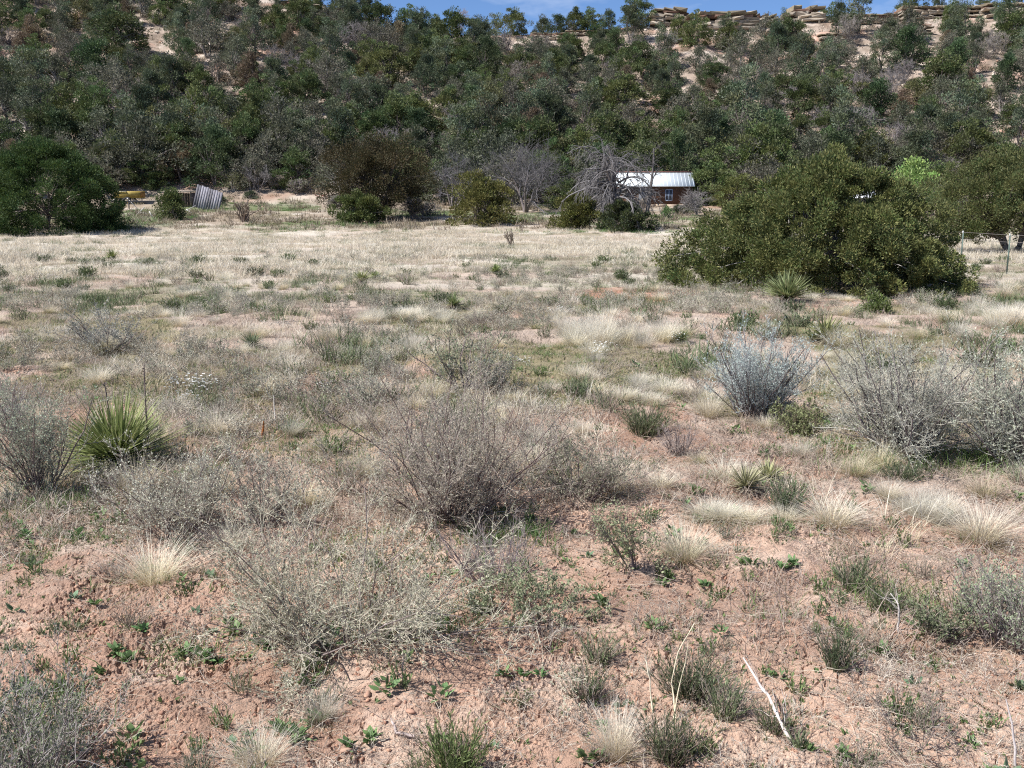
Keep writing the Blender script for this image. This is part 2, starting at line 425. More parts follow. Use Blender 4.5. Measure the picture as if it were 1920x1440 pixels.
def yucca_geo(R=.35, n=240, wid=.016, c0=(.16, .20, .06), c1=(.30, .34, .13), flat=1.5, deadskirt=60):
    g = Geo(); az = U(0, 2 * PI, n); lean = np.arccos(U(math.cos(flat), 1, n)); P = RS.normal(0, R * .05, (n, 3)); P[:, 2] = R * .12 + np.abs(P[:, 2])
    blades(g, P, az, lean, R * U(.75, 1.08, n), U(.6, 1.1, n) * wid, U(-.02, .08, n), c0, c1, 3, prof=lambda t: 1 - t ** 2.2 * .9, cv=.3)
    m = n // 4
    blades(g, P[:m], az[:m] + .3, lean[:m], R * U(.7, .95, m), U(.4, .6, m) * wid, U(0, .1, m), (.34, .33, .14), (.55, .52, .28), 3, cv=.2)
    if deadskirt:
        k = deadskirt; az = U(0, 2 * PI, k)
        blades(g, np.zeros((k, 3)) + [0, 0, R * .1], az, U(1.3, 1.75, k), R * U(.5, .85, k), U(.6, 1, k) * wid, U(0, .2, k), (.42, .36, .26), (.55, .50, .38), 3)
    return g

def crown(W, H, z0, nc, cr, nl, ll, lw, col, huej=.2, low=.35, inner=.35, form='dia', up=.5, lump=.25, shape=.75, asym=None, skip=None, tipcol=None, pw=2., ex=.5, tp=.85):
    """leaf sprigs in uneven clumps through a rounded crown. Returns Geo and clump centres."""
    g = Geo(); t = U(0, 1, nc) ** tp
    prof = np.where(t > low, np.clip(1 - ((np.maximum(t, low) - low) / (1 - low)) ** pw, .03, 1) ** ex, shape + (1 - shape) * t / max(low, .01))
    a = U(0, 2 * PI, nc); ph = U(0, 6.28, 4)
    lum = 1 + lump * (np.sin(2 * a + ph[0]) * .5 + np.sin(3 * a + ph[1] + t * 3) * .5 + np.sin(5 * a + ph[2] + t * 6) * .35)
    rr = np.sqrt(U(inner ** 2, 1, nc)) * prof * lum * W * .5 - cr * .35
    C = np.stack([np.cos(a) * rr, np.sin(a) * rr, z0 + t * (H - z0) - cr * .4 * t], 1)
    zf = 1 + lump * (.35 * np.sin(a * 2 + ph[3]) + .3 * np.sin(a * 4 + ph[0]) + .25 * np.sin(a * 7 + ph[1])) * np.clip(t * 1.5, 0, 1); C[:, 2] = z0 + (C[:, 2] - z0) * zf / (1 + .5 * lump)
    if asym is not None: C[:, 0] += asym * (C[:, 2] / H) * W
    if skip is not None: C = C[~skip(C)]
    nc = len(C); sz = cr * U(.6, 1.3, nc)
    idx = np.repeat(np.arange(nc), nl); n = len(idx)
    d = norm(RS.normal(0, 1, (n, 3))); P = C[idx] + d * (sz[idx] * U(.15, 1, n) ** .55)[:, None] * [1, 1, .8]
    P[:, 2] = np.maximum(P[:, 2], .02)
    out = norm(C + 1e-6 - np.array([0, 0, H * .35]))
    D = norm(d * .9 + out[idx] * .5 + RS.normal(0, .4, (n, 3)) + [0, 0, up])
    cc = np.array(col) * U(.72, 1.28, (nc, 1)); cc = cc * (1 + np.stack([RS.normal(0, huej, nc), np.zeros(nc), RS.normal(0, huej, nc)], 1) * .6)
    c = cc[idx] * (U(.9, 1.12, (n, 1)) if ll > .15 else U(.75, 1.3, (n, 1)))
    if tipcol is not None:
        m = U(0, 1, (n, 1)) < .3; c = np.where(m, np.array(tipcol) * U(.7, 1.2, (n, 1)), c)
    l = ll * U(.55, 1.4, n)
    (dias if form == 'dia' else tris)(g, P, D, l, l * lw / ll if False else lw * U(.6, 1.3, n), np.clip(c, 0, 1))
    return g, C

def limbs(C, H, r0=.08, n=60, forks=3, col=(.20, .17, .15), spread=.15, z0=.0, trunkh=.3, kink=.09, tw=3, rmin=.008):
    """trunks and limbs reaching the clump centres C"""
    g = Geo(); sel = C[RS.permutation(len(C))[:n]]
    fk = np.stack([U(-1, 1, forks) * spread * H, U(-1, 1, forks) * spread * H, U(trunkh, trunkh * 1.5, forks) * H], 1)
    k = 4
    for i, f in enumerate(fk):
        b = np.array([f[0] * .25, f[1] * .25, z0 - .1]); pts = [b + (f - b) * t + RS.normal(0, kink * .3 * H * .3, 3) * (0 < t < 1) for t in np.linspace(0, 1, k)]
        for j in range(k - 1):
            tubes(g, pts[j][None], pts[j + 1][None], np.array([r0 * (1 - .12 * j)]), np.array([r0 * (1 - .12 * (j + 1))]), col, 7)
    near = np.argmin(((sel[:, None, :2] - fk[None, :, :2]) ** 2).sum(-1) + U(0, .3, (len(sel), len(fk))) * H, 1)
    S = fk[near]; E = sel; d = E - S; L = np.linalg.norm(d, axis=1)
    nseg = 5; prev = S; R = r0 * .55 * U(.5, 1, len(S))
    for j in range(1, nseg + 1):
        t = j / nseg; q = S + d * t + RS.normal(0, kink, (len(S), 3)) * (L * .5 * (1 - t) + .02)[:, None] + np.array([0, 0, 1.]) * (math.sin(PI * t) * .08 * L)[:, None]
        tubes(g, prev, q, np.maximum(R * (1 - .85 * (t - 1 / nseg)), rmin), np.maximum(R * (1 - .85 * t), rmin * .7), np.array(col) * U(.8, 1.2, (len(S), 1)), 4); prev = q
    return g

def bare_tree(H, W, ntr=3, lv=(7, 7, 6), col=(.34, .31, .30), r0=.07, droop=0., wob=.16, trunkcol=None, lean=.35, L1=.42, L2=.2, rmin=.006, up=.25, tfrom=.3):
    g = Geo(); a = U(0, 2 * PI, ntr); ln = U(.05, lean, ntr)
    D = np.stack([np.cos(a) * np.sin(ln), np.sin(a) * np.sin(ln), np.cos(ln)], 1)
    P = np.stack([np.cos(a), np.sin(a), np.zeros(ntr)], 1) * r0 * .8; P[:, 2] = -.1
    p1, r1 = grow(P, D, H * U(.7, .98, ntr), np.full(ntr, r0), 8, wob * .5, .04, .3); seg(g, p1, r1, trunkcol or col, 6)
    P, D, L, R = spawn(p1, r1, lv[0], tfrom, 1, .9, W * L1, .5, up=up); p2, r2 = grow(P, D, L, np.maximum(R, rmin * 2), 6, wob, -droop); seg(g, p2, r2, np.array(col) * U(.8, 1.2, (len(p2), 1)), 4)
    P, D, L, R = spawn(p2, r2, lv[1], .2, 1, .7, W * L2, .5, up=.1); p3, r3 = grow(P, D, L, np.maximum(R, rmin), 4, wob * 1.3, -droop * 1.2); seg(g, p3, r3, np.array(col) * U(.8, 1.25, (len(p3), 1)))
    P, D, L, R = spawn(p3, r3, lv[2], .1, 1, .7, W * L2 * .45, .6); p4, r4 = grow(P, D, L, np.maximum(R, rmin * .6), 3, wob * 1.5, -droop); seg(g, p4, r4, np.array(col) * U(.85, 1.3, (len(p4), 1)))
    return g, p4

# ------------------------------------------------------------------ world things with labels resolved at the end
LM = []        # landmarks (u, v, name)
AUTO = []      # (object, noun phrase, category, group)
def landmark(u, v, name): LM.append((u, v, name))
def auto(o, noun, cat, group): AUTO.append((o, noun, cat, group))

def copy_tree(o, loc, rz, sc, tilt=(0, 0)):
    c = o.copy(); COL.objects.link(c); c.location = loc; c.rotation_euler = (tilt[0], tilt[1], rz); c.scale = sc
    for ch in o.children:
        d = ch.copy(); COL.objects.link(d); d.parent = c
    return c

class Proto:
    """first use places the prototype itself, later uses copy it"""
    def __init__(s, name, parts):
        s.name = name; s.parts = parts; s.o = None
    def put(s, loc, rz=0, sc=(1, 1, 1), tilt=(0, 0)):
        if np.isscalar(sc): sc = (sc, sc, sc)
        if s.o is None:
            if len(s.parts) == 1 and s.parts[0][0] is None: s.o = obj(s.name, s.parts[0][1])
            else:
                s.o = empty(s.name)
                for n, me in s.parts: obj(n, me, s.o)
            s.o.location = loc; s.o.rotation_euler = (tilt[0], tilt[1], rz); s.o.scale = sc
            return s.o
        return copy_tree(s.o, loc, rz, sc, tilt)

# ------------------------------------------------------------------ HILLSIDE TREES
def far_tree(col, W=5, H=5, nc=48, cr=.55, nl=62, ll=.19, lw=.095, low=.35, huej=.15, z0=.08, tip=None, shape=.7, lump=.3, barkc=(.17, .14, .13), extra=0, limbn=26):
    nc = int(nc * 1.45); g, C = crown(W, H, z0, nc, cr * U(.95, 1.08), int(nl * 2.1), ll, lw, col, huej, low, .35, 'dia', .35, lump, shape, tipcol=tip)
    t = limbs(C, H, .11, limbn, 3, barkc, .1, 0, .2, .08, rmin=.02)
    return [('trunk', t.mesh('trunk', M_bark)), ('crown', g.mesh('crown', M_leaf))]

J1 = (.090, .120, .045); J2 = (.112, .136, .050); J3 = (.138, .145, .050); J4 = (.080, .114, .052)
junip = [Proto('juniper_tree', far_tree(J1, 5, 4.8)), Proto('juniper_tree', far_tree(J2, 5.2, 4.4, 55, .5, 56)),
         Proto('juniper_tree', far_tree(J4, 4.6, 5.2, 42, .6, 66, low=.3)), Proto('juniper_tree', far_tree(J1, 4.4, 4.2, 50, .5, 60, tip=(.12, .13, .07), shape=.85)),
         Proto('juniper_tree', far_tree(J2, 5.4, 5, 60, .48, 50, lump=.4))]
junol = [Proto('juniper_tree', far_tree(J3, 4.8, 4.6, 50, .5, 60, tip=(.13, .125, .05))), Proto('juniper_tree', far_tree((.14, .14, .058), 5, 4.2, 46, .55, 54, tip=(.15, .14, .08), lump=.4))]
pinyon = [Proto('pinyon_tree', far_tree((.098, .122, .070), 4.2, 5.6, 44, .5, 56, z0=.3, low=.25, shape=.9, lump=.35)),
          Proto('pinyon_tree', far_tree((.112, .135, .078), 4.6, 6.0, 40, .55, 52, z0=.4, low=.3, lump=.4))]
rusty = [Proto('pinyon_tree', far_tree((.17, .13, .085), 4.2, 4.4, 38, .5, 46, z0=.5, huej=.08, lump=.4, tip=(.22, .17, .11)))]
oakg = [Proto('oak_tree', far_tree((.135, .135, .095), 4.8, 4.2, 40, .5, 34, ll=.18, lw=.09, z0=.4, huej=.05, tip=(.20, .18, .14), barkc=(.26, .23, .21), lump=.4, limbn=40)),
        Proto('oak_tree', far_tree((.12, .13, .085), 4.6, 4.6, 44, .5, 32, ll=.18, lw=.09, z0=.5, huej=.05, barkc=(.30, .27, .25), lump=.45, limbn=44))]
def bare_parts(H, W, col, **kw):
    g, tips = bare_tree(H, W, 6, (7, 7, 5), col, .05, 0, .15, None, .6, .36, .19, .016, .35, .12)
    return [('trunk', g.mesh('branches', M_twig))]
def brush_parts(H, W, col, leaf=None):
    g, tips = bare_tree(H, W, 10, (6, 6, 5), col, .035, 0, .17, None, .8, .3, .17, .017, .35, .08)
    parts = [('branches', g.mesh('branches', M_twig))]
    if leaf:
        gl = Geo(); P = tips[RS.permutation(len(tips))[:900], -1]; n = len(P); dias(gl, P, norm(RS.normal(0, 1, (n, 3))), U(.1, .2, n), U(.05, .09, n), np.array(leaf) * U(.7, 1.3, (n, 1)))
        parts.append(('leaves', gl.mesh('leaves', M_leaf)))
    return parts
bare = [Proto('bare_oak', brush_parts(3.4, 4.2, (.235, .21, .205))), Proto('bare_oak', brush_parts(3.8, 4.4, (.25, .22, .205), (.2, .18, .12)))]
scrub = [Proto('scrub_bush', brush_parts(1.7, 2.6, (.30, .26, .25), (.16, .17, .10))), Proto('scrub_bush', brush_parts(1.5, 2.4, (.34, .30, .27), (.26, .23, .17))),
         Proto('scrub_bush', far_tree((.12, .14, .08), 2.4, 1.6, 26, .38, 50, .13, .06, z0=.05, barkc=(.3, .26, .24)))]

TREES = []   # occupied (x, y, r)
def put_tree(P, x, y, s, rz=None, sz=None, sink=.1):
    z = float(Hg(np.array([x]), np.array([y]))[0])
    return P.put((x, y, z - sink), U(0, 6.28) if rz is None else rz, (s, s, s * (U(.85, 1.15) if sz is None else sz)))

KINDS = {'j': (junip, 'dark green juniper', 'juniper', 'junipers on the wooded slope', 4.7), 'o': (junol, 'olive green juniper', 'juniper', 'junipers on the wooded slope', 4.5),
         'p': (pinyon, 'tall blue green pinyon', 'pinyon', 'pinyons on the wooded slope', 5.7), 'r': (rusty, 'rusty brown dying pinyon', 'pinyon', 'dying pinyons on the wooded slope', 4.4),
         'k': (oakg, 'thin grey green oak', 'oak', 'oaks on the wooded slope', 4.4), 'b': (bare, 'leafless grey oak', 'oak', 'leafless oaks on the wooded slope', 3.6),
         's': (scrub, 'low grey scrub bush', 'bush', 'scrub bushes on the wooded slope', 1.6)}
def hill_tree(k, u, v, hpx, wf=1.0):
    """tree whose foot stands where pixel u, v meets the slope"""
    ps, noun, cat, grp, h0 = KINDS[k]
    x, y, z, mp = ground_at(u, v); s = hpx * mp / h0
    P = ps[RS.randint(len(ps))]
    o = P.put((x, y, float(Hg(np.array([x]), np.array([y]))[0]) - .12), U(0, 6.28), (s * wf, s * wf, s)); TREES.append((x, y, 2.3 * s * wf))
    auto(o, noun, cat, grp); return o

# trees along the skyline and others one can tell apart: kind, foot u, v, height in pixels, width factor
for a in [('p', 640, 28, 60, 1), ('j', 668, 30, 46, 1.2), ('p', 692, 48, 58, 1), ('j', 712, 62, 70, 1.1), ('j', 766, 74, 62, 1.2), ('j', 796, 70, 50, 1.1), ('p', 925, 62, 62, 1.1), ('j', 962, 66, 52, 1.2),
          ('p', 1018, 62, 62, 1.0), ('j', 1045, 66, 38, 1.3), ('b', 1066, 62, 50, .9), ('j', 1078, 64, 52, 1), ('j', 1104, 60, 45, 1.2), ('p', 1140, 62, 46, 1.1), ('j', 1196, 50, 56, 1.2),
          ('j', 1225, 44, 30, 1.1), ('j', 1296, 36, 34, 1), ('b', 1336, 40, 38, 1), ('j', 1370, 36, 44, 1.3), ('j', 1402, 36, 36, 1.1), ('p', 1478, 36, 44, 1), ('j', 1556, 34, 52, 1.3), ('j', 1600, 32, 40, 1.6),
          ('j', 1618, 30, 38, 1.2), ('b', 1670, 30, 36, 1), ('j', 1705, 28, 44, 1.2), ('p', 1760, 24, 50, .8), ('j', 1800, 18, 34, 1.2), ('j', 1845, 16, 30, 1), ('p', 1905, 14, 40, 1),
          ('j', 600, 22, 40, 1.2), ('j', 560, 30, 50, 1), ('p', 520, 40, 50, 1), ('j', 390, 30, 60, 1.2), ('j', 120, 10, 60, 1.2), ('j', 30, 20, 60, 1.2), ('j', 320, 14, 50, 1.1),
          ('j', 225, 100, 100, 1.35), ('j', 180, 170, 90, 1.2), ('j', 70, 140, 70, 1.2), ('k', 390, 108, 80, 1.1), ('j', 850, 96, 80, 1.1), ('b', 950, 100, 42, 1.5), ('b', 1010, 112, 44, 1.2),
          ('j', 1075, 118, 56, 1.1), ('r', 968, 128, 46, 1.1), ('j', 1200, 132, 70, 1.1), ('j', 1240, 160, 62, 1.1), ('j', 1170, 215, 80, 1.2), ('k', 1440, 86, 62, 1), ('j', 1475, 92, 72, 1.1), ('b', 1480, 84, 46, 1.1),
          ('k', 1570, 130, 62, 1.1), ('b', 1590, 78, 48, 1), ('k', 1660, 80, 54, 1.1), ('j', 1700, 130, 76, 1.25), ('j', 1760, 190, 90, 1.2), ('p', 1785, 95, 66, 1), ('j', 1900, 96, 76, 1.1), ('b', 1850, 110, 40, 1),
          ('p', 1500, 168, 100, .8), ('k', 1450, 150, 60, 1), ('j', 1560, 208, 80, 1.1), ('b', 1545, 250, 56, 1.1), ('b', 1600, 245, 48, 1.2), ('j', 1500, 270, 72, .7), ('r', 1820, 188, 60, .7), ('k', 1830, 260, 66, 1.2),
          ('r', 1590, 300, 52, 1), ('o', 1750, 262, 44, 1.2), ('b', 1680, 290, 66, 1.3), ('j', 1900, 250, 60, 1), ('b', 1660, 190, 66, 1.1), ('k', 1385, 180, 62, 1.1), ('b', 1430, 170, 44, 1.3), ('r', 1330, 190, 44, 1),
          ('k', 690, 205, 66, 1.3), ('r', 480, 190, 52, 1.1), ('k', 300, 160, 60, 1.4), ('k', 90, 200, 50, 1.3), ('r', 515, 60, 34, 1), ('r', 1180, 238, 40, 1.1), ('k', 590, 250, 70, 1.1), ('r', 545, 105, 60, .8),
          ('j', 780, 262, 92, 1.25), ('k', 700, 105, 70, 1), ('b', 665, 100, 64, 1.2), ('j', 730, 160, 80, 1.2), ('j', 800, 150, 84, 1.1), ('r', 665, 140, 46, 1), ('j', 955, 205, 70, 1.1), ('j', 870, 130, 60, 1.2)]:
    hill_tree(*a)
GAPS = [(275, 70, 50, 22), (285, 100, 26, 26), (480, 30, 40, 14), (605, 95, 30, 18), (820, 200, 24, 22), (830, 255, 22, 14), (930, 215, 16, 14), (1070, 225, 20, 12), (1090, 100, 26, 16), (1340, 110, 30, 26), (1240, 70, 30, 16),
        (1420, 60, 34, 16), (1480, 245, 18, 30), (1630, 92, 30, 16), (1625, 130, 22, 12), (1850, 125, 22, 40), (1500, 295, 20, 10), (1890, 250, 20, 18), (420, 60, 30, 20), (1730, 45, 30, 22), (1830, 55, 30, 22), (1520, 50, 30, 14), (1330, 60, 30, 16)]
def in_gap(u, v):
    return any(((u - a) / c) ** 2 + ((v - b) / d) ** 2 < 1 for a, b, c, d in GAPS)
NJ = [135]
def scatter_hill(n, kinds, r0, smin, smax, ymin=87, ymax=143, maxn=999):
    got = 0
    for _ in range(n):
        if got >= maxn: break
        y = U(ymin, ymax); x = U(-1, 1) * (.53 * y + 6); s = U(smin, smax) * (1 if y < 108 else .84); k = kinds[RS.randint(len(kinds))]
        z = float(Hg(np.array([x]), np.array([y]))[0]); u, v = project((x, y, z))
        if in_gap(u, v) : continue
        if k in 'jo':
            if NJ[0] > 262: k = 'kpbs'[RS.randint(4)]
        if u > 1180 and v < 78 and U() < .75: continue
        if u > 1200 and v < 190 and U() < .35: continue
        if 690 < u < 1180 and v < 84 and U() < .45: continue
        if v < 300 and u > 1150 and U() < .12: continue
        if k != 's' and in_gap(u, v - 15): continue
        open_ = float(vn(x * .09, y * .09, 77)); right = sm(900, 1500, u) * sm(250, 60, v) if False else float(sm(850, 1500, u)) * .22
        if U(0, 1) < open_ * .30 + right - .18: continue
        rr = 2.3 * s * r0 * (1.22 if (u > 1150 and v < 230) else 1.08 if v < 200 else 1)
        if any((x - a) ** 2 + (y - b) ** 2 < (rr + c * r0) ** 2 for a, b, c in TREES): continue
        if k == 's': rr *= .6
        TREES.append((x, y, rr / r0)); NJ[0] += k in 'jo'
        ps, noun, cat, grp, h0 = KINDS[k]
        o = put_tree(ps[RS.randint(len(ps))], x, y, s); auto(o, noun, cat, grp); got += 1
scatter_hill(5000, 'jjjjjopppkkkkkbrjps', .64, .80, 1.22)
scatter_hill(2600, 'okpbbssskj', .50, .45, .8, maxn=120)
scatter_hill(2500, 'ss', .36, .5, 1.0, maxn=120)
# fringe of trees and brush at the foot of the slope
for a in [('k', 20, 330, 90, 1.1), ('j', 120, 300, 90, 1.2), ('j', 215, 340, 105, 1.2), ('k', 270, 345, 120, 1.1), ('j', 330, 325, 100, 1.2), ('k', 400, 318, 90, 1.2), ('k', 470, 310, 84, 1.1), ('o', 440, 290, 80, 1.2),
          ('k', 535, 320, 110, 1), ('k', 590, 335, 96, 1), ('j', 620, 320, 90, 1), ('k', 570, 300, 90, 1.1), ('j', 1010, 330, 110, 1.3), ('o', 1060, 345, 100, 1.2), ('j', 900, 320, 80, 1.2), ('j', 960, 315, 90, 1.2),
          ('j', 1340, 360, 96, 1.2), ('k', 1390, 355, 110, 1.2), ('b', 1405, 372, 56, 1.3), ('j', 1440, 350, 100, 1.1), ('o', 1290, 310, 90, 1.2), ('j', 1130, 320, 90, 1.2), ('j', 1210, 305, 90, 1.2),
          ('j', 1560, 350, 100, 1.1), ('o', 1640, 345, 100, 1.2), ('b', 1765, 360, 70, 1), ('k', 1810, 330, 80, 1.2), ('j', 1880, 330, 80, 1.1), ('k', 500, 345, 50, 1),
          ('k', 640, 372, 92, 1.2), ('j', 790, 372, 84, 1.3), ('k', 835, 384, 90, 1.1), ('k', 890, 380, 100, 1.3), ('k', 955, 384, 110, 1.3), ('j', 1020, 380, 96, 1.3), ('j', 1060, 392, 60, 1.4), ('k', 1100, 372, 100, 1.2), ('j', 1150, 360, 100, 1.2),
          ('j', 1335, 384, 84, 1.3), ('o', 1380, 388, 70, 1.3), ('k', 1430, 384, 96, 1.2), ('j', 1490, 372, 96, 1.2), ('k', 1560, 380, 90, 1.2), ('j', 1760, 380, 80, 1.2), ('s', 1300, 398, 26, 1.2), ('s', 1195, 396, 30, 1.3), ('s', 1275, 400, 20, 1.3),
          ('j', 20, 372, 70, 1.4), ('k', 180, 366, 80, 1.3), ('j', 285, 352, 60, 1.4), ('s', 520, 352, 26, 1.2), ('s', 560, 362, 26, 1.3), ('s', 470, 372, 18, 1.2), ('s', 415, 385, 20, 1), ('s', 625, 392, 26, 1.2), ('s', 800, 404, 26, 1.3)]:
    hill_tree(*a)

# ------------------------------------------------------------------ HERO TREES
def hero(name, u, v, topv, wpx, label, cat, col, nc, cr, nl, ll, lw, tip=None, z0=0.0, low=.3, shape=.85, lump=.34, up=.5, huej=.12, inner=.25, limbn=60, barkc=(.22, .19, .17), forks=4, r0=.09, trunkh=.15, lm=None, skip=None, group=None, asym=None, rz=0, spread=.12, form='dia', **pk):
    x, y, z, mp = ground_at(u, v); H = (v - topv) * mp * 1.02; W = wpx * mp
    g, C = crown(W, H, z0 * H, nc, cr * H, nl, ll, lw, col, huej, low, inner, form, up, lump, shape, asym, skip, tip, **pk)
    t = limbs(C, H, r0, limbn, forks, barkc, spread, 0, trunkh, .07, rmin=.008)
    r = empty(name, (x, y, z - .05), rz); tag(r, label, cat, group)
    obj('trunk', t.mesh('trunk', M_bark), r); obj('crown', g.mesh('crown', M_leaf), r)
    landmark(u, (v + topv) / 2 if lm is None else v, lm or cat)
    return r

# big juniper right of centre; its crown has a hole through which a shed roof shows
hx, hy, hz, hmp = ground_at(1535, 533)
def hole(C):
    u, v = project((C[:, 0] + hx, C[:, 1] + hy, C[:, 2] + hz)); return ((u - 1622) / 30) ** 2 + ((v - 366) / 13) ** 2 < 1
hero('juniper_tree', 1528, 535, 286, 500, 'wide olive green juniper reaching the ground, right of centre at the meadow edge', 'juniper', (.110, .142, .048), 1100, .066, 270, .052, .023, tip=(.24, .245, .09), low=.08, shape=1.0, lump=.25, asym=.05, pw=1.8, ex=.58, tp=1.15, skip=hole, limbn=120, barkc=(.30, .28, .26), r0=.05, lm='wide olive juniper', up=.55, inner=.45)
hero('juniper_tree', 85, 434, 268, 315, 'broad dark green rounded juniper at the left edge of the meadow', 'juniper', (.062, .105, .032), 480, .09, 330, .12, .05, tp=1.1, tip=(.11, .15, .04), low=.25, shape=.95, lump=.12, lm='broad dark juniper', inner=.5)
hero('juniper_tree', 1900, 476, 280, 290, 'spreading juniper with raised crown at the right edge behind the wire fence', 'juniper', (.085, .112, .042), 300, .10, 330, .075, .034, tip=(.15, .155, .06), z0=.17, low=.35, shape=.8, lump=.25, lm='right edge juniper', inner=.3, limbn=110)
hero('oak_tree', 712, 412, 252, 220, 'dark bronze green oak with thick trunk standing in front of the slope', 'oak', (.062, .062, .028), 190, .11, 260, .13, .06, tip=(.115, .09, .04), z0=.14, low=.45, shape=.7, lump=.25, lm='bronze oak', limbn=80, r0=.16, forks=3, trunkh=.3, barkc=(.10, .085, .075), inner=.2)
hero('juniper_bush', 676, 418, 358, 105, 'low rounded juniper bush at the foot of the bronze oak', 'juniper', (.085, .11, .035), 90, .16, 130, .13, .07, tip=(.13, .15, .05), shape=.95, lm='juniper bush under the oak')
hero('juniper_bush', 900, 420, 330, 152, 'wide yellowish green juniper bush at the meadow edge in the centre', 'juniper', (.095, .105, .032), 140, .13, 140, .13, .07, tip=(.16, .16, .05), shape=.95, lm='central juniper bush', lump=.3)
hero('juniper_bush', 1082, 430, 362, 100, 'yellow green juniper bush under the left side of the dead tree', 'juniper', (.10, .115, .035), 100, .14, 130, .13, .07, tip=(.15, .16, .05), shape=.95, lm='yellow green bush')
hero('juniper_bush', 1168, 434, 378, 115, 'very dark green juniper bush around the foot of the dead tree', 'juniper', (.045, .06, .03), 100, .16, 130, .13, .07, tip=(.08, .11, .035), shape=1.0, lm='dark bush below the dead tree')
hero('juniper_bush', 322, 412, 350, 60, 'small upright juniper bush in front of the collapsed shed', 'juniper', (.085, .115, .04), 70, .16, 120, .12, .07, tip=(.13, .15, .055), shape=.7, lm='small juniper by the shed')
hero('cottonwood_tree', 1708, 404, 300, 95, 'bright lime green young cottonwood behind the wide juniper', 'cottonwood', (.20, .28, .085), 60, .14, 100, .17, .11, tip=(.27, .34, .12), z0=.15, low=.4, shape=.6, lm='lime green cottonwood', barkc=(.45, .42, .36), lump=.3)
hero('pinyon_tree', 912, 248, 154, 80, 'yellow green spreading pinyon standing out at mid slope above the central bush', 'pinyon', (.13, .135, .065), 60, .13, 100, .24, .10, tip=(.21, .20, .10), z0=.2, low=.5, shape=.55, lm='yellow green pinyon', barkc=(.1, .08, .07), lump=.25, limbn=40)
hero('willow_bush', 440, 358, 318, 60, 'pale yellowish bush behind the leaning panel', 'bush', (.24, .24, .13), 30, .2, 70, .13, .06, z0=.1, shape=.7, lm='pale bush', barkc=(.4, .36, .3), huej=.05)
hero('small_bush', 1250, 412, 385, 30, 'small green bush in front of the cabin window', 'bush', (.12, .16, .06), 22, .25, 60, .10, .05, lm='bush before the cabin')
hero('tall_bush', 1645, 586, 538, 62, 'fresh green leafy bush with pale tips before the wide juniper', 'bush', (.15, .21, .06), 40, .2, 90, .035, .016, tip=(.34, .38, .2), shape=.6, lm='fresh green bush', up=1.0)

def dead(name, u, v, topv, wpx, label, cat='dead tree', ntr=3, lv=(9, 8, 7), col=(.42, .39, .38), droop=.10, lean=.3, lm=None, group=None, **kw):
    x, y, z, mp = ground_at(u, v); H = (v - topv) * mp; W = wpx * mp
    g, t = bare_tree(H, W, ntr, lv, col, kw.pop('r0', .10), droop, .17, kw.pop('trunkcol', (.20, .17, .16)), lean, kw.pop('L1', .40), kw.pop('L2', .22), kw.pop('rmin', .012), **kw)
    r = obj(name, g.mesh(name, M_twig), None, (x, y, z - .02)); tag(r, label, cat, group)
    if lm: landmark(u, (v + topv) / 2, lm)
    return r
dead('dead_tree', 1160, 428, 256, 170, 'leafless grey dead tree with drooping branches left of the cabin', ntr=3, lv=(17, 7, 4), droop=.30, lean=.2, lm='drooping dead tree', r0=.22, rmin=.017, col=(.15, .14, .14), L1=.62, tfrom=.35, trunkcol=(.12, .10, .095))
dead('dead_tree', 1212, 405, 226, 140, 'second dead tree with a tall bare snag in front of the cabin roof', ntr=2, lv=(8, 6, 4), droop=.10, lean=.6, r0=.16, lm='dead tree before the cabin', L1=.32, rmin=.015, col=(.14, .13, .13), trunkcol=(.13, .115, .11))
dead('bare_oak', 985, 398, 286, 230, 'wide leafless grey oak behind the central juniper bush', 'oak', 3, (12, 8, 5), (.145, .135, .14), .0, .8, 'wide leafless oak', r0=.13, rmin=.013, up=.15)
dead('bare_oak', 850, 392, 300, 90, 'leafless silvery oak behind the left side of the central bush', 'oak', 4, (8, 8, 5), (.16, .15, .16), .0, .7, 'silvery oak', r0=.08)
dead('bare_shrub', 772, 412, 376, 70, 'leafless grey shrub right of the bronze oak trunk', 'shrub', 9, (7, 6, 4), (.23, .2, .19), .0, .9, 'grey shrub by the oak', r0=.03, L1=.3)
dead('dead_tree', 857, 66, 0, 40, 'bare grey tree silhouetted against the sky on the ridge', ntr=1, lv=(22, 7, 5), col=(.30, .26, .26), droop=0, lean=.1, lm='bare tree on the skyline', r0=.14, L1=.55, L2=.3, rmin=.022)
for a in [(425, 352, 305, 45, 'thin bare sapling behind the leaning panel'), (485, 362, 312, 50, 'forked grey bare tree right of the leaning panel'), (245, 345, 300, 60, 'bare grey tree above the yellow trailer'),
          (1310, 405, 372, 90, 'fallen grey branchy tree right of the cabin'), (1130, 405, 380, 80, 'low tangle of grey branches left of the cabin wall'), (1795, 400, 362, 46, 'bluish leafless bush beside the right edge juniper')]:
    dead('bare_sapling', a[0], a[1], a[2], a[3], a[4], 'dead tree' if 'tree' in a[4] else 'shrub', 3, (9, 7, 5), (.23, .21, .205), .02, .7, r0=.05, rmin=.014)

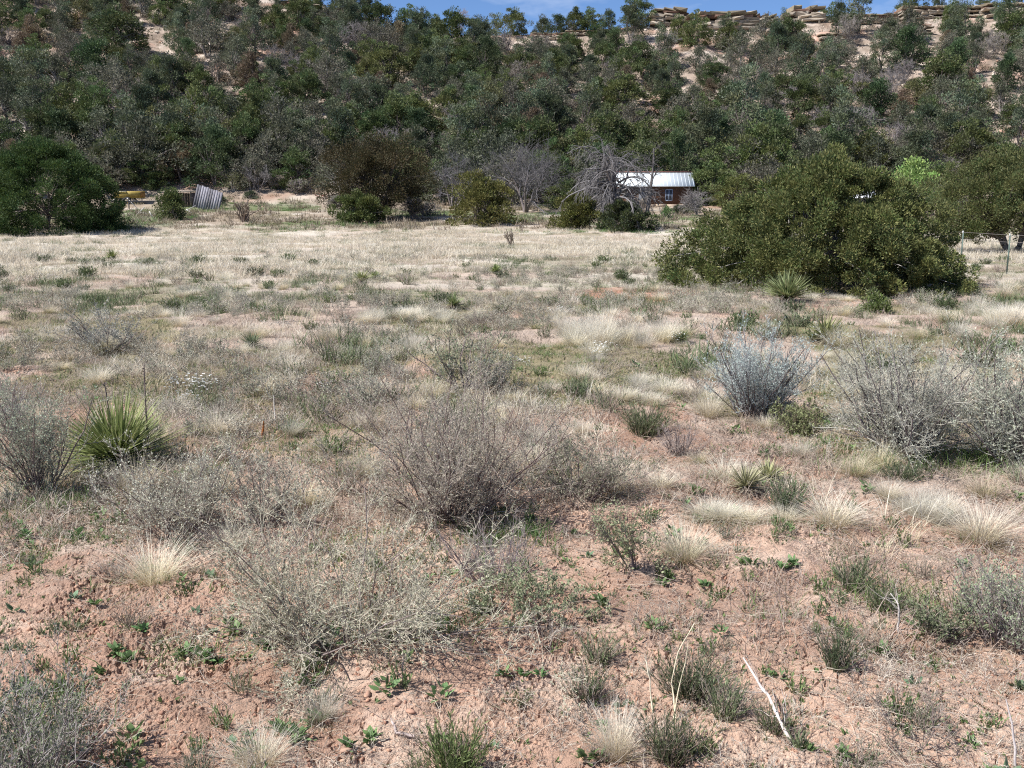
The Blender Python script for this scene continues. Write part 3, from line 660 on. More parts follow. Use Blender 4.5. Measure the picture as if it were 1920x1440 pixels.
# cholla cacti and wiry shrubs at the meadow edge
def cholla(u, v, hpx, wpx, label, n=14, lm=None, leaf=None):
    x, y, z, mp = ground_at(u, v); g = Geo(); H = hpx * mp; W = wpx * mp
    a = U(0, 6.28, n); ln = U(.1, 1, n) * math.atan2(W * .5, H); P = RS.normal(0, W * .06, (n, 3)); P[:, 2] = -.03
    D = np.stack([np.cos(a) * np.sin(ln), np.sin(a) * np.sin(ln), np.cos(ln)], 1)
    p, r = grow(P, D, H * U(.6, 1, n), np.full(n, H * .022), 5, .18, .04, .7); seg(g, p, r, (.20, .155, .13), 6)
    P, D, L, R = spawn(p, r, 5, .35, 1, .75, H * .25, .9, up=.35); q, s = grow(P, D, L, np.maximum(R, H * .014), 3, .15, .05, .8); c = np.array((.30, .25, .19)) * U(.7, 1.3, (len(q), 1)); seg(g, q, s, c, 5)
    P, D, _, _ = spawn(np.concatenate([p]), r, 30, 0, 1, 1.4, 1, 1); m = len(P); tris(g, P, D, np.full(m, H * .05), np.full(m, H * .008), (.45, .38, .30))
    o = obj('cholla_cactus', g.mesh('cholla_cactus', M_twig), None, (x, y, z)); tag(o, label, 'cactus'); landmark(u, v - hpx / 2, lm or 'cholla cactus'); return o
cholla(459, 416, 46, 56, 'bushy brown cholla cactus at the left meadow edge below the leaning panel', 22, 'left cholla')
cholla(957, 460, 38, 42, 'forked dark cholla cactus standing in the pale meadow grass', 9, 'forked cholla')
cholla(978, 435, 30, 18, 'thin upright cholla cactus just behind the forked one', 4, 'thin cholla')
cholla(1178, 392, 26, 26, 'dark spiky cactus below the cabin wall', 8, 'dark cactus')

# ------------------------------------------------------------------ BUILT THINGS
def part(name, parent, mat, fn):
    g = Geo(); fn(g); return obj(name, g.mesh(name, mat), parent)

# cabin
cx, cy, cz, cmp_ = ground_at(1228, 386)
cab = empty('cabin', (cx, cy + 1.6, cz - .1), math.radians(-3)); tag(cab, 'small brown adobe cabin with pale metal roof behind the dead trees', 'cabin'); landmark(1228, 355, 'tin roofed cabin')
wl = 5.9; wd = 3.4; wh = 1.6
def wallf(g):
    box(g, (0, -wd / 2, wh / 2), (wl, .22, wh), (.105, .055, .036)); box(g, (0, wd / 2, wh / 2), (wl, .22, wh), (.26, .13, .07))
    for s in (-1, 1):
        box(g, (s * (wl / 2 - .11), 0, wh / 2 - .002), (.22, wd - .224, wh), (.115, .06, .04))
        x = s * (wl / 2 - .11); V = [(x - .1, -wd / 2, wh), (x + .1, -wd / 2, wh), (x - .1, wd / 2, wh), (x + .1, wd / 2, wh), (x - .1, 0, wh + 1.08), (x + .1, 0, wh + 1.08)]
        g.add(V, [[0, 1, 5], [0, 5, 4], [2, 4, 5], [2, 5, 3], [0, 4, 2], [1, 3, 5]], (.115, .06, .04))
part('wall', cab, M_adobe, wallf)
def rooff(g):
    for s in (-1, 1):
        L = math.hypot(wd / 2 + .35, 1.15); th = math.atan2(1.15, wd / 2 + .35)
        box(g, (0, s * (wd / 4 + .16), wh + .60), (wl + .45, L, .03), (.72, .77, .79), rx=-s * th)
        for i in range(22):
            box(g, (-wl / 2 - .15 + i * (wl + .3) / 21, s * (wd / 4 + .16), wh + .619), (.025, L - .004, .012), (.70, .75, .77), rx=-s * th)
rf = part('roof', cab, M_metal, rooff)
part('ridge_cap', rf, M_paint, lambda g: box(g, (0, 0, wh + 1.21), (wl + .47, .22, .05), (.30, .13, .11)))
def winf(g):
    for dx in (-.26, .26, 0): box(g, (1.15 + dx, -wd / 2 - .125, .95), (.06, .05, .86), (.26, .32, .42))
    for dz in (-.43, .0, .43): box(g, (1.15, -wd / 2 - .122, .95 + dz), (.58, .04, .06), (.26, .32, .42))
wn = part('window', cab, M_paint, winf)
part('pane', wn, M_metal, lambda g: box(g, (1.15, -wd / 2 - .111, .95), (.50, .012, .82), (.05, .06, .08)))
def doorf(g):
    box(g, (-.9, -wd / 2 - .13, .78), (.72, .05, 1.5), (.16, .17, .19))
    for i in (-1, 1): box(g, (-.9 + i * .39, -wd / 2 - .135, .8), (.06, .06, 1.6), (.30, .24, .19))
part('door', cab, M_paint, doorf)
def sill(g):
    for i in range(6): box(g, (-2.2 + i * .9, -wd / 2 - .55, .1 + .03 * (i % 2)), (.8, .3, .24), np.array((.42, .33, .25)) * U(.8, 1.2), rz=U(-.1, .1))
part('stone_footing', cab, M_stone, sill)

# distant white roofed shed glimpsed through the juniper
sx, sy, sz_, sm_ = ground_at(1622, 392)
sh = empty('white_shed', (sx, sy, sz_)); tag(sh, 'low shed with white roof glimpsed through the wide juniper', 'shed'); landmark(1622, 368, 'white roofed shed')
part('wall', sh, M_wood, lambda g: box(g, (0, 1, .45), (2.2, 1.8, .95), (.25, .2, .16)))
part('roof', sh, M_paint, lambda g: (box(g, (0, 1, 1.12), (2.6, 2.2, .06), (.82, .82, .84), rx=.25)))

# collapsed lean-to with its weathered panel, rail and yellow trailer on the left
x0, y0, z0_, m0 = ground_at(336, 388)
ln = empty('collapsed_shed', (x0, y0, z0_)); tag(ln, 'low collapsed board shed with flat roof behind the small juniper', 'shed'); landmark(336, 362, 'collapsed shed')
def shw(g):
    for i in range(11): box(g, (-1.0 + i * .2, 1.2, .55), (.18, .04, 1.15 + U(-.05, .05)), np.array((.15, .12, .10)) * U(.7, 1.3))
    for i in range(6): box(g, (1.1, 0 + i * .2, .55), (.04, .18, 1.15), np.array((.16, .12, .12)) * U(.7, 1.3))
    for s in (-1.05, 1.05): box(g, (s, -.2, .57), (.09, .09, 1.2), (.2, .16, .13))
part('wall', ln, M_wood, shw)
part('roof', ln, M_wood, lambda g: [box(g, (0, .05 + i * .27 - .4, 1.2 + i * .012), (2.5, .25, .04), np.array((.36, .31, .25)) * U(.8, 1.2), rz=U(-.02, .02)) for i in range(7)])
x0, y0, z0_, m0 = ground_at(388, 393)
def panel(g):
    n = 11
    for i in range(n):
        w = .135; c = np.array((.23, .222, .245)) * U(.6, 1.45)
        bow = math.sin(i / (n - 1) * PI * .5) * .12
        box(g, ((i - n / 2) * w * 1.0, 0 - bow, .88 - .012 * i), (w * .93, .03, 1.72 - .03 * i + U(-.05, .05)), c, ry=.0)
    box(g, (-.04, .04, .35), (1.5, .05, .1), (.2, .17, .15)); box(g, (-.04, .04, 1.35), (1.5, .05, .1), (.2, .17, .15))
pn = obj('board_panel', (lambda g: (panel(g), g.mesh('board_panel', M_wood))[1])(Geo()), None, (x0, y0, z0_ - .08)); pn.rotation_euler = (-.38, .22, math.radians(12)); pn.scale = (1.35, 1.2, 1.12)
tag(pn, 'weathered grey wall panel of vertical boards leaning on the collapsed shed', 'panel'); landmark(388, 355, 'leaning grey panel')
x0, y0, z0_, m0 = ground_at(244, 383)
tr = empty('yellow_trailer', (x0, y0 + .6, z0_)); tag(tr, 'old yellow farm trailer bed half hidden behind the left juniper', 'trailer'); landmark(256, 362, 'yellow trailer')
def bed(g):
    box(g, (-.2, 0, .55), (2.1, 1.1, .1), (.30, .22, .05)); box(g, (-.2, -.55, .78), (2.1, .05, .36), (.30, .225, .06)); box(g, (-.2, .55, .8), (2.1, .05, .5), (.33, .24, .05)); box(g, (.86, 0, .8), (.05, 1.05, .45), (.30, .16, .05))
    box(g, (-.7, -.6, 1.02), (.9, .06, .06), (.7, .64, .4))
part('bed', tr, M_paint, bed)
for s in (-.6, .6):
    def wh_(g, s=s):
        n = 16; a = np.arange(n) * 2 * PI / n; c = np.stack([np.cos(a) * .27 - .2, np.full(n, s), np.sin(a) * .27 + .27], 1); d = np.roll(c, -1, 0)
        tubes(g, c, d, np.full(n, .06), np.full(n, .06), (.04, .04, .04), 6)
        for k in range(0, n, 4): tubes(g, c[k:k + 1], np.array([[-.2, s, .27]]), np.array([.02]), np.array([.02]), (.35, .25, .05), 4)
    part('wheel', tr, M_paint, wh_)
x0, y0, z0_, m0 = ground_at(262, 393)
rl = empty('pipe_rail', (x0, y0, z0_)); tag(rl, 'dark horizontal pipe rail below the yellow trailer', 'rail')
part('rail', rl, M_paint, lambda g: tubes(g, np.array([[-2.2, 0, .62]]), np.array([[2.0, .3, .64]]), np.array([.045]), np.array([.045]), (.06, .06, .07), 8))
for s in (-.85, 1.9): part('post', rl, M_paint, lambda g: box(g, (s, .1, .3), (.07, .07, 1.3 if s < 0 else .7), (.06, .055, .06)))
for (ua, va, ub, vb, lab) in [(240, 372, 257, 391, 'white plank leaning diagonally below the yellow trailer'), (257, 403, 272, 389, 'pale yellow stick crossing a white board left of the small juniper'), (281, 397, 288, 411, 'short white board standing askew left of the small juniper'),
                               (304, 395, 318, 399, 'white scrap board lying at the left foot of the small juniper'), (345, 397, 367, 386, 'white pole lying at the right foot of the small juniper'), (350, 393, 362, 401, 'short white board beside the white pole'),
                               (487, 405, 508, 403, 'pale plank lying on the soil right of the left cholla'), (262, 399, 281, 401, 'white board lying flat left of the small juniper')]:
    x0, y0, z0_, m0 = ground_at((ua + ub) / 2, max(va, vb) + 1); g = Geo(); dx = (ub - ua) * m0; dz = (va - vb) * m0
    L = math.hypot(dx, dz) ; box(g, (0, 0, 0), (L, .10, .035), (.74, .72, .68), ry=-math.atan2(dz, dx))
    o = obj('plank', g.mesh('plank', M_paint), None, (x0, y0, z0_ + abs(dz) / 2 + .05)); o.rotation_euler = (0, 0, .1); tag(o, lab, 'plank', 'scrap boards near the collapsed shed')
x0, y0, z0_, m0 = ground_at(605, 372)
g = Geo()
for i in range(5): box(g, (U(-.3, .3), U(-.2, .2), .12 + i * .05), (U(.5, 1.0), .06, .05), (.16, .05, .04), rz=U(-.6, .6), ry=U(-.5, .5))
o = obj('rusty_implement', g.mesh('rusty_implement', M_paint), None, (x0, y0, z0_)); tag(o, 'dark rusty farm implement lying left of the bronze oak', 'implement')

# wire fence behind the wide juniper
fp = []
fence = empty('wire_fence', (*ground_at(1840, 500)[:3],)); tag(fence, 'thin wire fence on green steel posts at the right edge', 'fence'); landmark(1800, 480, 'wire fence')
fo = fence.location
pos = []
for (u, v) in [(1800, 506), (1887, 514), (1985, 522)]:
    x0, y0, z0_, m0 = ground_at(u, v); pos.append(np.array((x0 - fo.x, y0 - fo.y, z0_ - fo.z)))
    def pf(g, p=pos[-1]):
        box(g, p + [0, 0, .42], (.024, .012, 1.0), (.09, .11, .10)); box(g, p + [0, 0, .88], (.026, .015, .07), (.6, .6, .58)); box(g, p + [0, -.02, .42], (.012, .03, .9), (.1, .14, .12))
    part('post', fence, M_paint, pf)
pos = [pos[0] + (pos[0] - pos[1]) * 1.5] + pos
for h in (.28, .5, .72, .88):
    part('wire', fence, M_paint, lambda g: [tubes(g, (pos[i] + [0, 0, h])[None], (pos[i + 1] + [0, 0, h])[None], np.array([.0035]), np.array([.0035]), (.22, .2, .19), 4) for i in range(3)])

# ------------------------------------------------------------------ ROCK
def slab(g, c, w, d, t, col, under=None, rz=0, tilt=0, jag=.16, n=22):
    """one bedded sandstone block: angular, worn at the corners, often undercut"""
    P = []
    for sx_ in (-1, 1):
        for sy_ in (-1, 1):
            for sz2 in (-1, 1):
                k = U(.88, 1.0, 3); P.append((sx_ * w / 2 * k[0], sy_ * d / 2 * k[1] * (.85 if sz2 < 0 else 1), sz2 * t / 2 * k[2]))
    for _ in range(12):
        q = U(-1, 1, 3); ax = RS.randint(2); q[ax] = np.sign(q[ax]) * U(.86, 1.08); q[2] *= .8; P.append((q[0] * w / 2, q[1] * d / 2, q[2] * t / 2))
    for _ in range(5): P.append((U(-.7, .7) * w / 2, U(-.7, .7) * d / 2, t / 2 * U(1.0, 1.3)))
    V, Fc = hull(P); V = V[Fc].reshape(-1, 3); Fc = np.arange(len(V)).reshape(-1, 3)
    C = np.repeat(np.array(col, float)[None] * U(.86, 1.12, (len(Fc), 1)), 3, 0)
    ct, st = math.cos(tilt), math.sin(tilt); V = np.stack([V[:, 0] * ct - V[:, 2] * st, V[:, 1], V[:, 0] * st + V[:, 2] * ct], 1)
    cr, sr = math.cos(rz), math.sin(rz); V = np.stack([V[:, 0] * cr - V[:, 1] * sr, V[:, 0] * sr + V[:, 1] * cr, V[:, 2]], 1)
    g.add(V + np.array(c), Fc, C)
PALE = (.38, .32, .25); REDR = (.21, .125, .09); TAN = (.25, .205, .14)
def outcrop(u, v, wpx, hpx, label, lm, layers=4, tilt=0., cap=TAN, over=True):
    x, y, z, mp = ground_at(u, v + 3); z = float(Hg(np.array([x]), np.array([y]))[0]); W = wpx * mp * 1.15; H = hpx * mp * 1.3; layers += 2; H *= .7; g = Geo(); t = H / layers
    for i in range(layers):
        f = (i + .5) / layers; top = i == layers - 1
        nb = max(2, int(round(W / (t * U(2.6, 5)))))
        for j in range(nb):
            ww = W / nb * U(.85, 1.5); xx = -W / 2 + (j + .5) * W / nb + U(-.1, .1) * W / nb
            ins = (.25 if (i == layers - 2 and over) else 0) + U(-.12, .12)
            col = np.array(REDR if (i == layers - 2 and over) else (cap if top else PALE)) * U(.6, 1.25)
            if U() < .12: continue
            hh = t * U(.6, 1.35)
            slab(g, (xx, (1 - f) * -.3 * H + ins * H * .5 + .4, -.25 * H + t * (i + .5) + U(-.1, .1) * t), ww, U(1.6, 2.4) * H * .6 + 1.2, hh * (1.15), col, REDR, U(-.15, .15), tilt + U(-.10, .10), .14)
    o = obj('rock_outcrop', g.mesh('rock_outcrop', M_rock), None, (x, y, z)); tag(o, label, 'rock outcrop', 'sandstone outcrops along the rim'); landmark(u, v - hpx / 2, lm); return o
outcrop(905, 62, 56, 30, 'rounded brown double boulder outcrop right of the bare skyline tree', 'double boulder', 2, .1, (.33, .23, .12))
outcrop(745, 66, 46, 16, 'low broken brown ledge below the left end of the sky', 'low brown ledge', 3)
outcrop(970, 54, 40, 10, 'flat pale rock ledge just right of the double boulder', 'flat pale ledge', 2)
outcrop(1100, 62, 70, 10, 'thin line of pale broken rock between skyline junipers', 'thin pale rock line', 2)
outcrop(1185, 42, 50, 18, 'small pale blocky ledge left of the arched cliff', 'small blocky ledge', 3)
outcrop(1252, 40, 56, 34, 'arched reddish cliff with pale cap near the centre of the rim', 'arched cliff', 4, -.12)
outcrop(1302, 44, 30, 26, 'tilted wedge of tan rock leaning against the long red cliff', 'tilted wedge', 2, .6)
outcrop(1358, 48, 92, 36, 'broad red cliff with pale shelf below and tan cap', 'broad red cliff', 4, .05)
outcrop(1430, 44, 40, 24, 'pale sloping rock slab right of the broad red cliff', 'sloping slab', 3, .3)
outcrop(1502, 34, 62, 32, 'dark notched cliff with twin humps on the rim', 'twin humped cliff', 3, .1)
outcrop(1590, 40, 56, 20, 'bedded pale ledge beside the twin humped cliff', 'bedded ledge', 4)
outcrop(1650, 38, 50, 18, 'broken pale ledge under the right part of the rim', 'broken ledge', 3)
outcrop(1740, 30, 90, 26, 'long stepped tan ledge on the right part of the rim', 'long stepped ledge', 4, -.08)
outcrop(1715, 58, 46, 22, 'stack of thin shadowed slabs below the long stepped ledge', 'stack of thin slabs', 5)
outcrop(1812, 26, 70, 22, 'overhanging tan slab with dark gap beneath near the right corner', 'overhanging slab', 3)
outcrop(1885, 26, 80, 28, 'big layered sandstone block at the right end of the rim', 'right end block', 4, .12)
outcrop(1625, 134, 46, 14, 'small isolated ledge of yellowish slabs on the right slope', 'isolated ledge', 3, 0, (.48, .40, .25))
outcrop(415, 14, 46, 14, 'pale flat ledge at the top left of the slope', 'top left ledge', 3)
outcrop(560, 16, 70, 22, 'pale ledge with red shadowed gap at the top, left of the sky', 'red gap ledge', 3)
outcrop(640, 24, 60, 16, 'broken ledge with pale blocks left of the open sky', 'ledge left of the sky', 3)
outcrop(1030, 70, 60, 14, 'low grey rock band between two skyline junipers', 'low grey rock band', 3)
outcrop(1140, 84, 40, 12, 'single pale slab below the small blocky ledge', 'single pale slab', 2)
outcrop(1470, 66, 60, 14, 'thin pale shelf below the twin humped cliff', 'thin pale shelf', 2)
outcrop(1560, 70, 40, 12, 'short pale shelf left of the stack of slabs', 'short pale shelf', 2)
outcrop(240, 18, 60, 10, 'thin pale ledge at the very top left', 'thin left ledge', 2)

def rock_mesh(col, n=26, squash=.6):
    g = Geo(); p = norm(RS.normal(0, 1, (n, 3))) * U(.75, 1.05, (n, 1)) * np.array([1, U(.65, 1), squash]); V, Fc = hull(p.tolist()); g.add(V * .5, Fc, np.array(col) * U(.9, 1.1, (len(V), 1))); return g.mesh('rock', M_rock)
boulders = [Proto('boulder', [(None, rock_mesh(c, 22, s))]) for c, s in [((.50, .43, .34), .6), ((.42, .34, .26), .5), ((.56, .50, .42), .7), ((.38, .25, .18), .6)]]
nb = 0
BC = [(1480, 265, 14, 30, 9), (1500, 292, 30, 10, 6), (1630, 95, 30, 14, 9), (1850, 120, 18, 40, 8), (1340, 95, 40, 26, 12), (1720, 60, 80, 24, 14), (1520, 60, 60, 16, 10), (820, 240, 30, 30, 8), (780, 285, 20, 12, 4), (1240, 62, 60, 16, 12),
      (280, 60, 40, 20, 8), (900, 80, 60, 14, 8), (1080, 100, 40, 16, 7), (600, 400, 50, 14, 12), (470, 396, 60, 10, 10), (440, 60, 30, 24, 6), (1890, 250, 20, 20, 6), (1325, 400, 50, 8, 7), (1090, 76, 100, 10, 9), (790, 378, 8, 3, 2), (770, 410, 30, 8, 4), (560, 290, 60, 10, 4)]
for (u, v, du, dv, n) in BC:
    for i in range(n):
        uu = u + RS.normal(0, .6) * du; vv = v + RS.normal(0, .6) * dv; x, y, z, mp = ground_at(uu, max(vv, 20)); s = U(2.5, 9) * mp * (1 if y > 86 else .6) * U(.7, 1.2)
        if y > 149: continue
        z = float(Hg(np.array([x]), np.array([y]))[0])
        o = boulders[RS.randint(4)].put((x, y, z + s * .12), U(0, 6.28), (s * U(1, 1.7), s, s)); auto(o, 'pale angular boulder', 'boulder', 'boulders and rubble on the slope'); nb += 1

# ------------------------------------------------------------------ FOREGROUND SHRUBS
GL = (.40, .42, .31)
S = shrub_thing
def sh_(u, v, h, w, label, lm, **kw):
    cat = kw.pop('cat', 'shrub'); nm = kw.pop('name', 'twiggy_shrub'); r = S(nm, u, v, h, w, label, cat, **kw); landmark(u, v - h * .4, lm); return r
sh_(78, 932, 240, 150, 'tall open grey green shrub with upright stems left of the big yucca', 'tall shrub left of the big yucca', nstem=26, lv=(9, 8), leafn=4, leafL=.010, leaf=(.38, .43, .31), rbase=.006, twig=(.29, .25, .22), minlean=.1)
sh_(325, 1000, 180, 270, 'silvery twiggy shrub growing in front of the big yucca', 'shrub in front of the big yucca', nstem=44, lv=(9, 8), leafn=4, leafL=.009, leaf=(.48, .48, .38), rbase=.004, wob=.17)
sh_(500, 990, 135, 230, 'low thin grey shrub between the yucca shrub and the central shrub', 'low thin grey shrub', nstem=26, lv=(8, 7), leafn=3, leafL=.009, leaf=(.46, .46, .36), rbase=.004, minlean=.2)
sh_(848, 970, 290, 470, 'large brownish grey twiggy shrub in the centre of the field', 'large central shrub', nstem=70, lv=(9, 9), leafn=5, leafL=.0085, leaf=(.40, .39, .29), twig=(.32, .265, .25), rbase=.006, dark=(.13, .09, .085), wob=.16)
sh_(645, 1205, 335, 660, 'sprawling silver leaved shrub with tangled branches in the near centre', 'sprawling silver shrub', nstem=46, lv=(10, 9), leafn=5, leafL=.0078, leaf=(.50, .49, .36), leafw=.6, twig=(.44, .39, .34), rbase=.0045, minlean=.25, upright=.05, wob=.22)
sh_(925, 1095, 115, 150, 'purplish leafless shrub of stiff upright twigs right of the sprawling silver shrub', 'purplish twig shrub', nstem=60, lv=(5, 4), leafn=0, twig=(.32, .28, .275), rbase=.0028, wob=.07, base_r=.12, dark=(.26, .21, .22), upright=.9)
sh_(1415, 780, 170, 190, 'blue grey sagebrush shaped like a vase on dark stems', 'blue grey sagebrush', nstem=56, lv=(9, 8), leafn=4, leafL=.014, leafw=.3, leaf=(.40, .47, .44), twig=(.33, .32, .34), rbase=.008, dark=(.15, .12, .115), upright=.8, wob=.1, minlean=.15)
sh_(1695, 852, 240, 300, 'wide pale grey twiggy thicket right of the sagebrush', 'wide grey thicket', nstem=70, lv=(9, 9), leafn=2, leafL=.013, leaf=(.46, .47, .38), twig=(.40, .38, .35), rbase=.008, dark=(.17, .14, .14), wob=.17)
sh_(1900, 862, 225, 260, 'grey twiggy shrub with dark stems cut by the right edge', 'grey shrub at the right edge', nstem=56, lv=(9, 8), leafn=3, leafL=.013, leaf=(.42, .44, .34), twig=(.36, .345, .32), rbase=.009, dark=(.15, .12, .12), wob=.16)
sh_(872, 735, 125, 150, 'small olive leaved shrub on a dark trunk behind the large central shrub', 'olive shrub on a dark trunk', nstem=12, lv=(8, 8), leafn=5, leafL=.014, leaf=(.30, .34, .22), twig=(.22, .18, .16), rbase=.009, minlean=.1)
sh_(925, 740, 80, 110, 'dull grey low shrub right of the olive shrub', 'dull grey low shrub', nstem=26, lv=(7, 6), leafn=3, leafL=.011, leaf=(.34, .36, .29), rbase=.005)
sh_(700, 760, 75, 150, 'faint grey green low shrub behind the large central shrub, left of the olive one', 'faint low shrub', nstem=20, lv=(7, 6), leafn=3, leafL=.010, leaf=(.38, .39, .30), rbase=.004, minlean=.2)
sh_(1090, 940, 115, 240, 'loose grey green shrub right of the large central shrub', 'loose grey green shrub', nstem=40, lv=(8, 7), leafn=4, leafL=.009, leaf=(.42, .43, .31), rbase=.004, minlean=.3)
sh_(1275, 855, 75, 100, 'small purplish twiggy shrub at the foot of the dark green bush', 'small purplish shrub', nstem=30, lv=(6, 5), leafn=0, twig=(.32, .26, .26), rbase=.004)
sh_(1195, 1068, 145, 100, 'slender dark stemmed shrub beside the pair of bunchgrasses', 'slender dark stemmed shrub', nstem=12, lv=(7, 6), leafn=4, leafL=.012, leaf=(.30, .34, .2), twig=(.22, .18, .16), rbase=.003)
sh_(30, 1478, 235, 330, 'large blue grey shrub filling the lower left corner', 'lower left corner shrub', nstem=60, lv=(7, 6), leafn=3, leafL=.010, leaf=(.24, .29, .18), twig=(.38, .34, .35), rbase=.003, wob=.1, upright=.6, base_r=.12)
sh_(1890, 1200, 165, 190, 'dense grey shrub with green foot near the right edge', 'dense shrub near the right edge', nstem=60, lv=(7, 6), leafn=2, leafL=.010, leaf=(.28, .32, .2), twig=(.36, .31, .31), rbase=.003, upright=.6, base_r=.1)
sh_(1760, 1190, 80, 110, 'low grey green shrub left of the dense right edge shrub', 'low grey green shrub at right', nstem=24, lv=(6, 6), leafn=4, leafL=.010, leaf=(.26, .30, .17), rbase=.002)
sh_(200, 660, 90, 170, 'hazy grey shrub in the left middle distance', 'hazy grey shrub', nstem=30, lv=(7, 7), leafn=2, leafL=.018, leaf=(.38, .39, .33), twig=(.36, .33, .33), rbase=.007)
sh_(30, 830, 120, 110, 'purplish grey shrub at the left edge behind the tall open shrub', 'purplish left edge shrub', nstem=34, lv=(6, 6), leafn=1, twig=(.32, .28, .30), rbase=.004)
sh_(1590, 720, 40, 60, 'small greyish tan shrub between the sagebrush and the thicket', 'small tan shrub', nstem=26, lv=(6, 5), leafn=2, leafL=.015, leaf=(.4, .38, .28), rbase=.003)
sh_(1500, 805, 70, 110, 'brown and green straggly shrub right of the sagebrush foot', 'straggly brown green shrub', nstem=30, lv=(6, 6), leafn=3, leafL=.016, leaf=(.22, .25, .12), twig=(.26, .2, .16), rbase=.003)
sh_(1710, 1400, 130, 170, 'thin dark wiry shrub with few twigs in the lower right', 'thin wiry shrub', nstem=9, lv=(5, 5), leafn=1, leafL=.008, leaf=(.3, .3, .2), twig=(.26, .22, .2), rbase=.0022, minlean=.3, wob=.22)
sh_(980, 1150, 60, 190, 'low matted grey green plant below the purplish twig shrub', 'low matted plant', nstem=60, lv=(5, 5), leafn=4, leafL=.010, leaf=(.26, .29, .17), twig=(.4, .34, .27), rbase=.002, base_r=.2, name='matted_plant', cat='plant')

def dense_bush(u, v, h, w, label, lm, col=(.17, .205, .11), n=260, dead=.2, ll=.03, name='green_bush', cat='bush'):
    x, y, z, mp = ground_at(u, v); me = forb_mesh(h * mp, w * mp, n, col, 9, ll, .16, dead)
    o = obj(name, me, None, (x, y, z)); tag(o, label, cat); landmark(u, v - h / 2, lm); return o
dense_bush(1210, 818, 72, 125, 'dense dark green bush of upright stems right of centre', 'dense dark green bush')
dense_bush(1472, 955, 70, 80, 'dark green bush with greyish dead tips below the pale yucca', 'dark bush below the pale yucca', n=200, dead=.45)
dense_bush(1085, 748, 48, 60, 'round dark bush capped by white grass', 'white capped bush', n=160, dead=.3)
dense_bush(1600, 1105, 78, 95, 'green bushy plant on bare soil in the right foreground', 'green plant on bare soil', n=110, dead=.15, ll=.02)
dense_bush(1566, 1275, 92, 80, 'green bush casting a shadow to its right on bare soil', 'bush casting a shadow', n=110, dead=.35, ll=.018)
dense_bush(850, 1440, 105, 150, 'bright green leafy plant at the bottom edge, left of centre', 'leafy plant at the bottom edge', n=120, dead=.05, ll=.022, col=(.15, .21, .08))
dense_bush(1290, 1300, 100, 170, 'broad green foreground bush beside the bent straw stalks', 'broad bush by the straw stalks', n=210, dead=.3, ll=.018)
dense_bush(1360, 1350, 100, 90, 'dark green tuft of stems left of the leaning weathered stick', 'green stems left of the stick', n=80, dead=.4, ll=.018)
dense_bush(1120, 1245, 75, 90, 'grey green plant right of the small soil mound', 'grey green plant by the mound', n=90, dead=.4, ll=.016, col=(.18, .21, .11))
dense_bush(1100, 1310, 70, 100, 'bluish green plant just below the grey green one', 'bluish green plant', n=100, dead=.4, ll=.016, col=(.14, .19, .10))
dense_bush(1255, 1420, 110, 120, 'green stemmed plant at the bottom beside the pale foreground grass', 'green plant at the bottom', n=120, dead=.35, ll=.018)
dense_bush(1690, 900, 44, 130, 'pair of merged green bushes below the wide thicket', 'green bushes below the thicket', n=160, dead=.2, ll=.02)
dense_bush(1450, 1370, 60, 90, 'low green stems right of the leaning weathered stick top', 'low stems by the stick', n=70, dead=.45, ll=.016)
dense_bush(1500, 1400, 50, 40, 'small leafy sprout at the foot of the leaning weathered stick', 'sprout by the stick', n=26, dead=.1, ll=.02)
dense_bush(1660, 1150, 60, 130, 'spread of green stems behind the forked white twig', 'green stems by the forked twig', n=100, dead=.3, ll=.02)
dense_bush(505, 1190, 90, 80, 'dark green leafy plant at the left foot of the sprawling silver shrub', 'plant left of the silver shrub', n=90, dead=.2, ll=.016)

# green grass growing at shrub feet
def green_grass(u, v, w, d, label, h=(.05, .13), n=240, col=((.09, .14, .04), (.15, .22, .07))):
    x, y, z, mp = ground_at(u, v); g = Geo(); P = np.stack([RS.normal(0, w * mp * .35, n), RS.normal(0, d, n), np.zeros(n)], 1); P[:, 2] = Hfine(P[:, 0] + x, P[:, 1] + y) - z - .01
    blades(g, P, U(0, 6.28, n), U(0, .7, n), U(h[0], h[1], n), U(.003, .005, n), U(0, .6, n), col[0], col[1], 3, cv=.3)
    o = obj('green_grass', g.mesh('green_grass', M_leaf), None, (x, y, z)); tag(o, label, 'grass', kind='stuff'); return o
green_grass(770, 1180, 200, .12, 'dark green grass under the sprawling silver shrub', n=420)
green_grass(960, 1000, 130, .12, 'green grass right of the large central shrub foot', n=340)
green_grass(1780, 870, 260, .2, 'green grass under the wide grey thicket', n=520, h=(.08, .18))
green_grass(120, 950, 120, .15, 'green grass at the foot of the tall open shrub', n=340)
green_grass(380, 900, 60, .1, 'green grass right of the big yucca', n=180)
green_grass(1680, 1130, 140, .12, 'light green grass by the forked twig', n=300)
green_grass(540, 815, 50, .08, 'green grass by the rusty stake', n=140)
green_grass(50, 1380, 150, .15, 'green grass inside the lower left shrub', n=300, h=(.08, .18))

